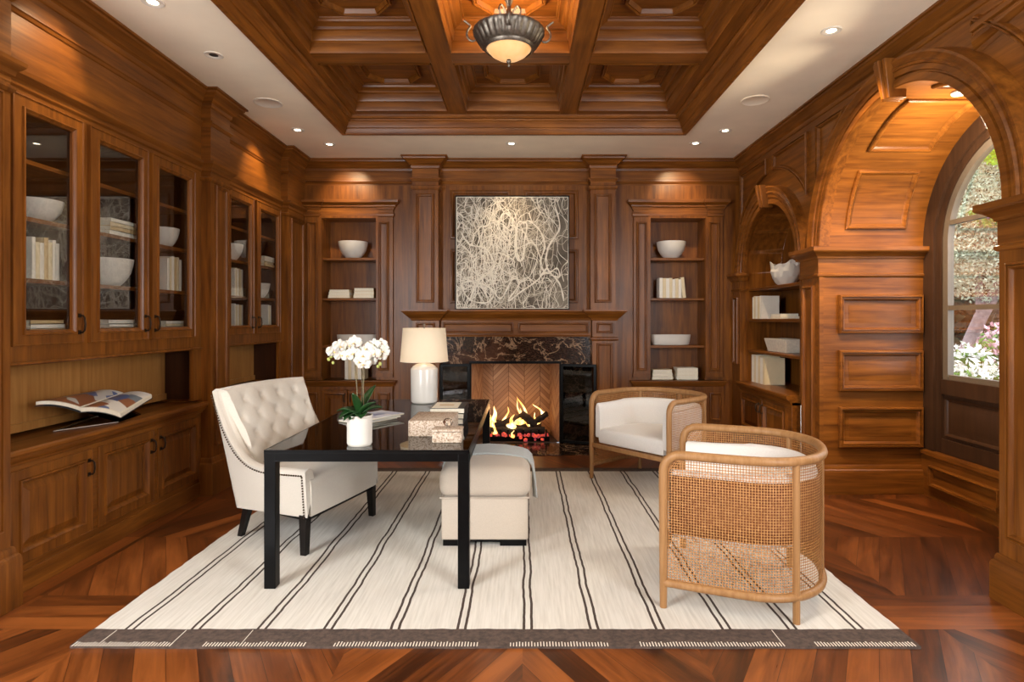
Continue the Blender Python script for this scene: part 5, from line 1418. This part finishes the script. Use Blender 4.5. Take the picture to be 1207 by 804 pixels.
# ================================================================ OPEN BOOK ON A CLEAR STAND
t = thing('open_book', 'large open picture book resting on a clear stand on the left countertop', 'book', (-2.80, 3.90, .782))
BKA, BKB, BKC, BKD = Vector((-2.86, 3.49, .985)), Vector((-2.64, 3.90, .850)), Vector((-2.735, 4.38, .915)), Vector((-2.925, 4.06, .975))
def bk(s_, k, dz=0):
    p = BKA.lerp(BKB, s_).lerp(BKD.lerp(BKC, s_), k)
    hump = .018*(abs(math.sin(PI*min(1, abs(s_-.5)*2)))**.8)-.006
    return (p.x, p.y, p.z+hump+dz)
def sheet(s0, s1, k0, k1, top_, bot, n=14):
    rt = [[bk(s0+(s1-s0)*i/n, k0+(k1-k0)*j/6, top_) for j in range(7)] for i in range(n+1)]
    rb = [[bk(s0+(s1-s0)*i/n, k0+(k1-k0)*j/6, bot) for j in range(7)] for i in range(n+1)]
    m1 = MB().grid(rt).grid(rb)
    return m1.grid([[a[0] for a in rt], [a[0] for a in rb]]).grid([[a[-1] for a in rt], [a[-1] for a in rb]]).grid([rt[0], rb[0]]).grid([rt[-1], rb[-1]])
inworld(sheet(0, .498, 0, 1, 0, -.020).build('page_block', 'paper', t, smooth=30))
inworld(sheet(.502, 1, 0, 1, 0, -.026).build('page_block', 'paper', t, smooth=30))
o = inworld(sheet(.52, .98, .02, .98, .0022, .0012).build('printed_page', 'pages', t, smooth=30)); o['label'] = 'printed right-hand page with photographs'
o = inworld(sheet(.02, .48, .02, .98, .0022, .0012).build('printed_page', 'pages', t, smooth=30)); o['label'] = 'printed left-hand page'
inworld(sheet(-.01, 1.01, -.01, 1.01, -.027, -.030).build('cover', 'blackcov', t, smooth=30))
t = thing('book_stand', 'clear acrylic crossed book stand under the open picture book', 'stand', (-2.80, 3.9, .781))
def flatp(s_, k, z): p = bk(s_, k); return (p[0], p[1], z)
for (s0, s1) in ((.12, .80), (.92, .30)):
    m1 = MB().add([flatp(s0, .1, .783), flatp(s0, .8, .783), bk(s1, .8, -.034), bk(s1, .1, -.034)], [(0, 1, 2, 3)])
    inworld(m1.build('stand_panel', 'acrylic', t, smooth=0, solid=.005))
M['acryledge'] = plain('acrylic_edge', srgb(196, 186, 176), .15, noise=.02)
inworld(MB().tube([flatp(.12, .1, .786), flatp(.92, .1, .786)], .003, 6).build('stand_edge', 'acryledge', t))
# ================================================================ GARDEN
M['ground'] = plain('garden_ground', srgb(84, 84, 52), .95, noise=.4, nscale=4, bump=.4)
S(MB().box(3.7, 24, 0, 30, -.35, -.30), 'ground', 'ground', 'garden ground outside the alcove window')
M['lf_olive'] = plain('olive_leaf', srgb(176, 178, 152), .7, noise=.35, nscale=3)
M['lf_dark'] = plain('dark_leaf', srgb(36, 52, 28), .7, noise=.4, nscale=4)
M['lf_lime'] = plain('bright_leaf', srgb(148, 184, 48), .6, noise=.3, nscale=6)
M['lf_mid'] = plain('mid_green_leaf', srgb(104, 136, 56), .7, noise=.3, nscale=6)
M['fl_pink'] = plain('pink_blossom', srgb(226, 178, 190), .7, noise=.15, nscale=20)
M['fl_white'] = plain('white_blossom', srgb(240, 234, 230), .7, noise=.05, nscale=20)
M['fl_violet'] = plain('violet_blossom', srgb(120, 116, 196), .7, noise=.2, nscale=20)
M['bark'] = plain('grey_bark', srgb(132, 110, 108), .9, noise=.35, nscale=14, bump=.8)
def leaves(name, m, parent, blobs, n, size, seed):
    random.seed(seed); mb = MB()
    for i in range(n):
        (cx, cy, cz, rx, ry, rz) = random.choice(blobs)
        while True:
            a, b, c = (random.uniform(-1, 1) for _ in range(3))
            if a*a+b*b+c*c < 1: break
        p = Vector((cx+a*rx, cy+b*ry, cz+c*rz)); d = Vector([random.gauss(0, 1) for _ in range(3)]).normalized(); e = d.orthogonal().normalized(); e = Matrix.Rotation(random.uniform(0, 6.28), 3, d) @ e
        s = size*random.uniform(.6, 1.3); f_ = d.cross(e)
        mb.add([p-e*s, p+f_*s*.45, p+e*s, p-f_*s*.45], [(0, 1, 2, 3)])
    return inworld(mb.build(name, m, parent, smooth=0))
t = thing('olive_tree', 'silvery olive tree with a leaning trunk outside the window', 'tree', (7.0, 9.0, -.3))
inworld(MB().tube([(6.62, 9.1, -.3), (6.64, 9.1, .3), (6.72, 9.05, .9), (6.98, 9.05, 1.5), (7.3, 9.0, 2.1), (7.6, 9.0, 2.8)], [.15, .12, .10, .09, .07, .05], 12).build('trunk', 'bark', t))
inworld(MB().tube([(6.98, 9.05, 1.5), (6.9, 9.0, 2.2), (6.8, 9.0, 3.0)], [.06, .05, .03], 8).build('branch', 'bark', t))
leaves('foliage', 'lf_olive', t, [(6.9, 8.9, 2.55, .8, .5, .85), (7.7, 8.9, 2.5, .8, .5, .9), (6.9, 9.2, 3.4, .9, .5, .8), (7.7, 9.2, 3.7, .9, .5, 1.1), (6.5, 9, 2.5, .5, .4, .7)], 24000, .030, 31)
t = thing('tree', 'tree with bright lime leaves at the top of the window view', 'tree', (8.4, 9.9, -.3))
inworld(MB().tube([(8.4, 8.6, -.3), (8.2, 8.5, 2.5), (7.3, 8.35, 4)], .06, 8).build('trunk', 'bark', t))
leaves('foliage', 'lf_lime', t, [(6.75, 8.25, 3.95, .5, .3, .38), (7.4, 8.3, 4.1, .5, .3, .5)], 2600, .045, 32)
t = thing('flowering_vine', 'violet blossoms among the leaves high in the window view', 'plant', (8.0, 10.6, 0))
leaves('blossom', 'fl_violet', t, [(6.62, 8.35, 2.98, .22, .12, .10), (6.95, 8.35, 2.88, .2, .12, .10)], 420, .035, 33)
leaves('foliage', 'lf_mid', t, [(6.8, 8.42, 2.95, .5, .1, .2)], 500, .04, 34)
t = thing('hedge', 'dark dense hedge behind the olive trunk', 'hedge', (10, 12, -.3))
leaves('foliage', 'lf_dark', t, [(8.0+1.2*i, 11.6-.5*i, z, 1.1, .7, .9) for i in range(5) for z in (.3, 1.5, 2.7, 3.9)], 15000, .13, 35)
inworld(MB().box(7, 15, 12.2, 12.6, -.3, 4.6).build('hedge_core', 'lf_dark', t))
bush = [('pink and white flowering bush at the right of the window foreground', 6.05, 7.3, .82, 'fl_pink', .55), ('white flowering bush at the left of the window foreground', 5.38, 7.25, .62, 'fl_white', .45), ('white flowering bush just under the window', 5.0, 6.5, .42, 'fl_white', .75), ('pink flowering bush behind the white bushes', 6.7, 8.1, .95, 'fl_pink', .7)]
for i, (lab, x, y, z, mt_, r_) in enumerate(bush):
    t = thing('flowering_bush', lab, 'bush', (x, y, -.3), 0, 'flowering bushes outside the window')
    leaves('foliage', 'lf_mid', t, [(x, y, z, r_*.7, .45, .5), (x, y, z-.3, r_*.7, .45, .4)], 2200, .055, 40+i)
    leaves('blossom', mt_, t, [(x, y-.08, z+.12, r_*.66, .45, .45)], 1100, .045, 50+i)
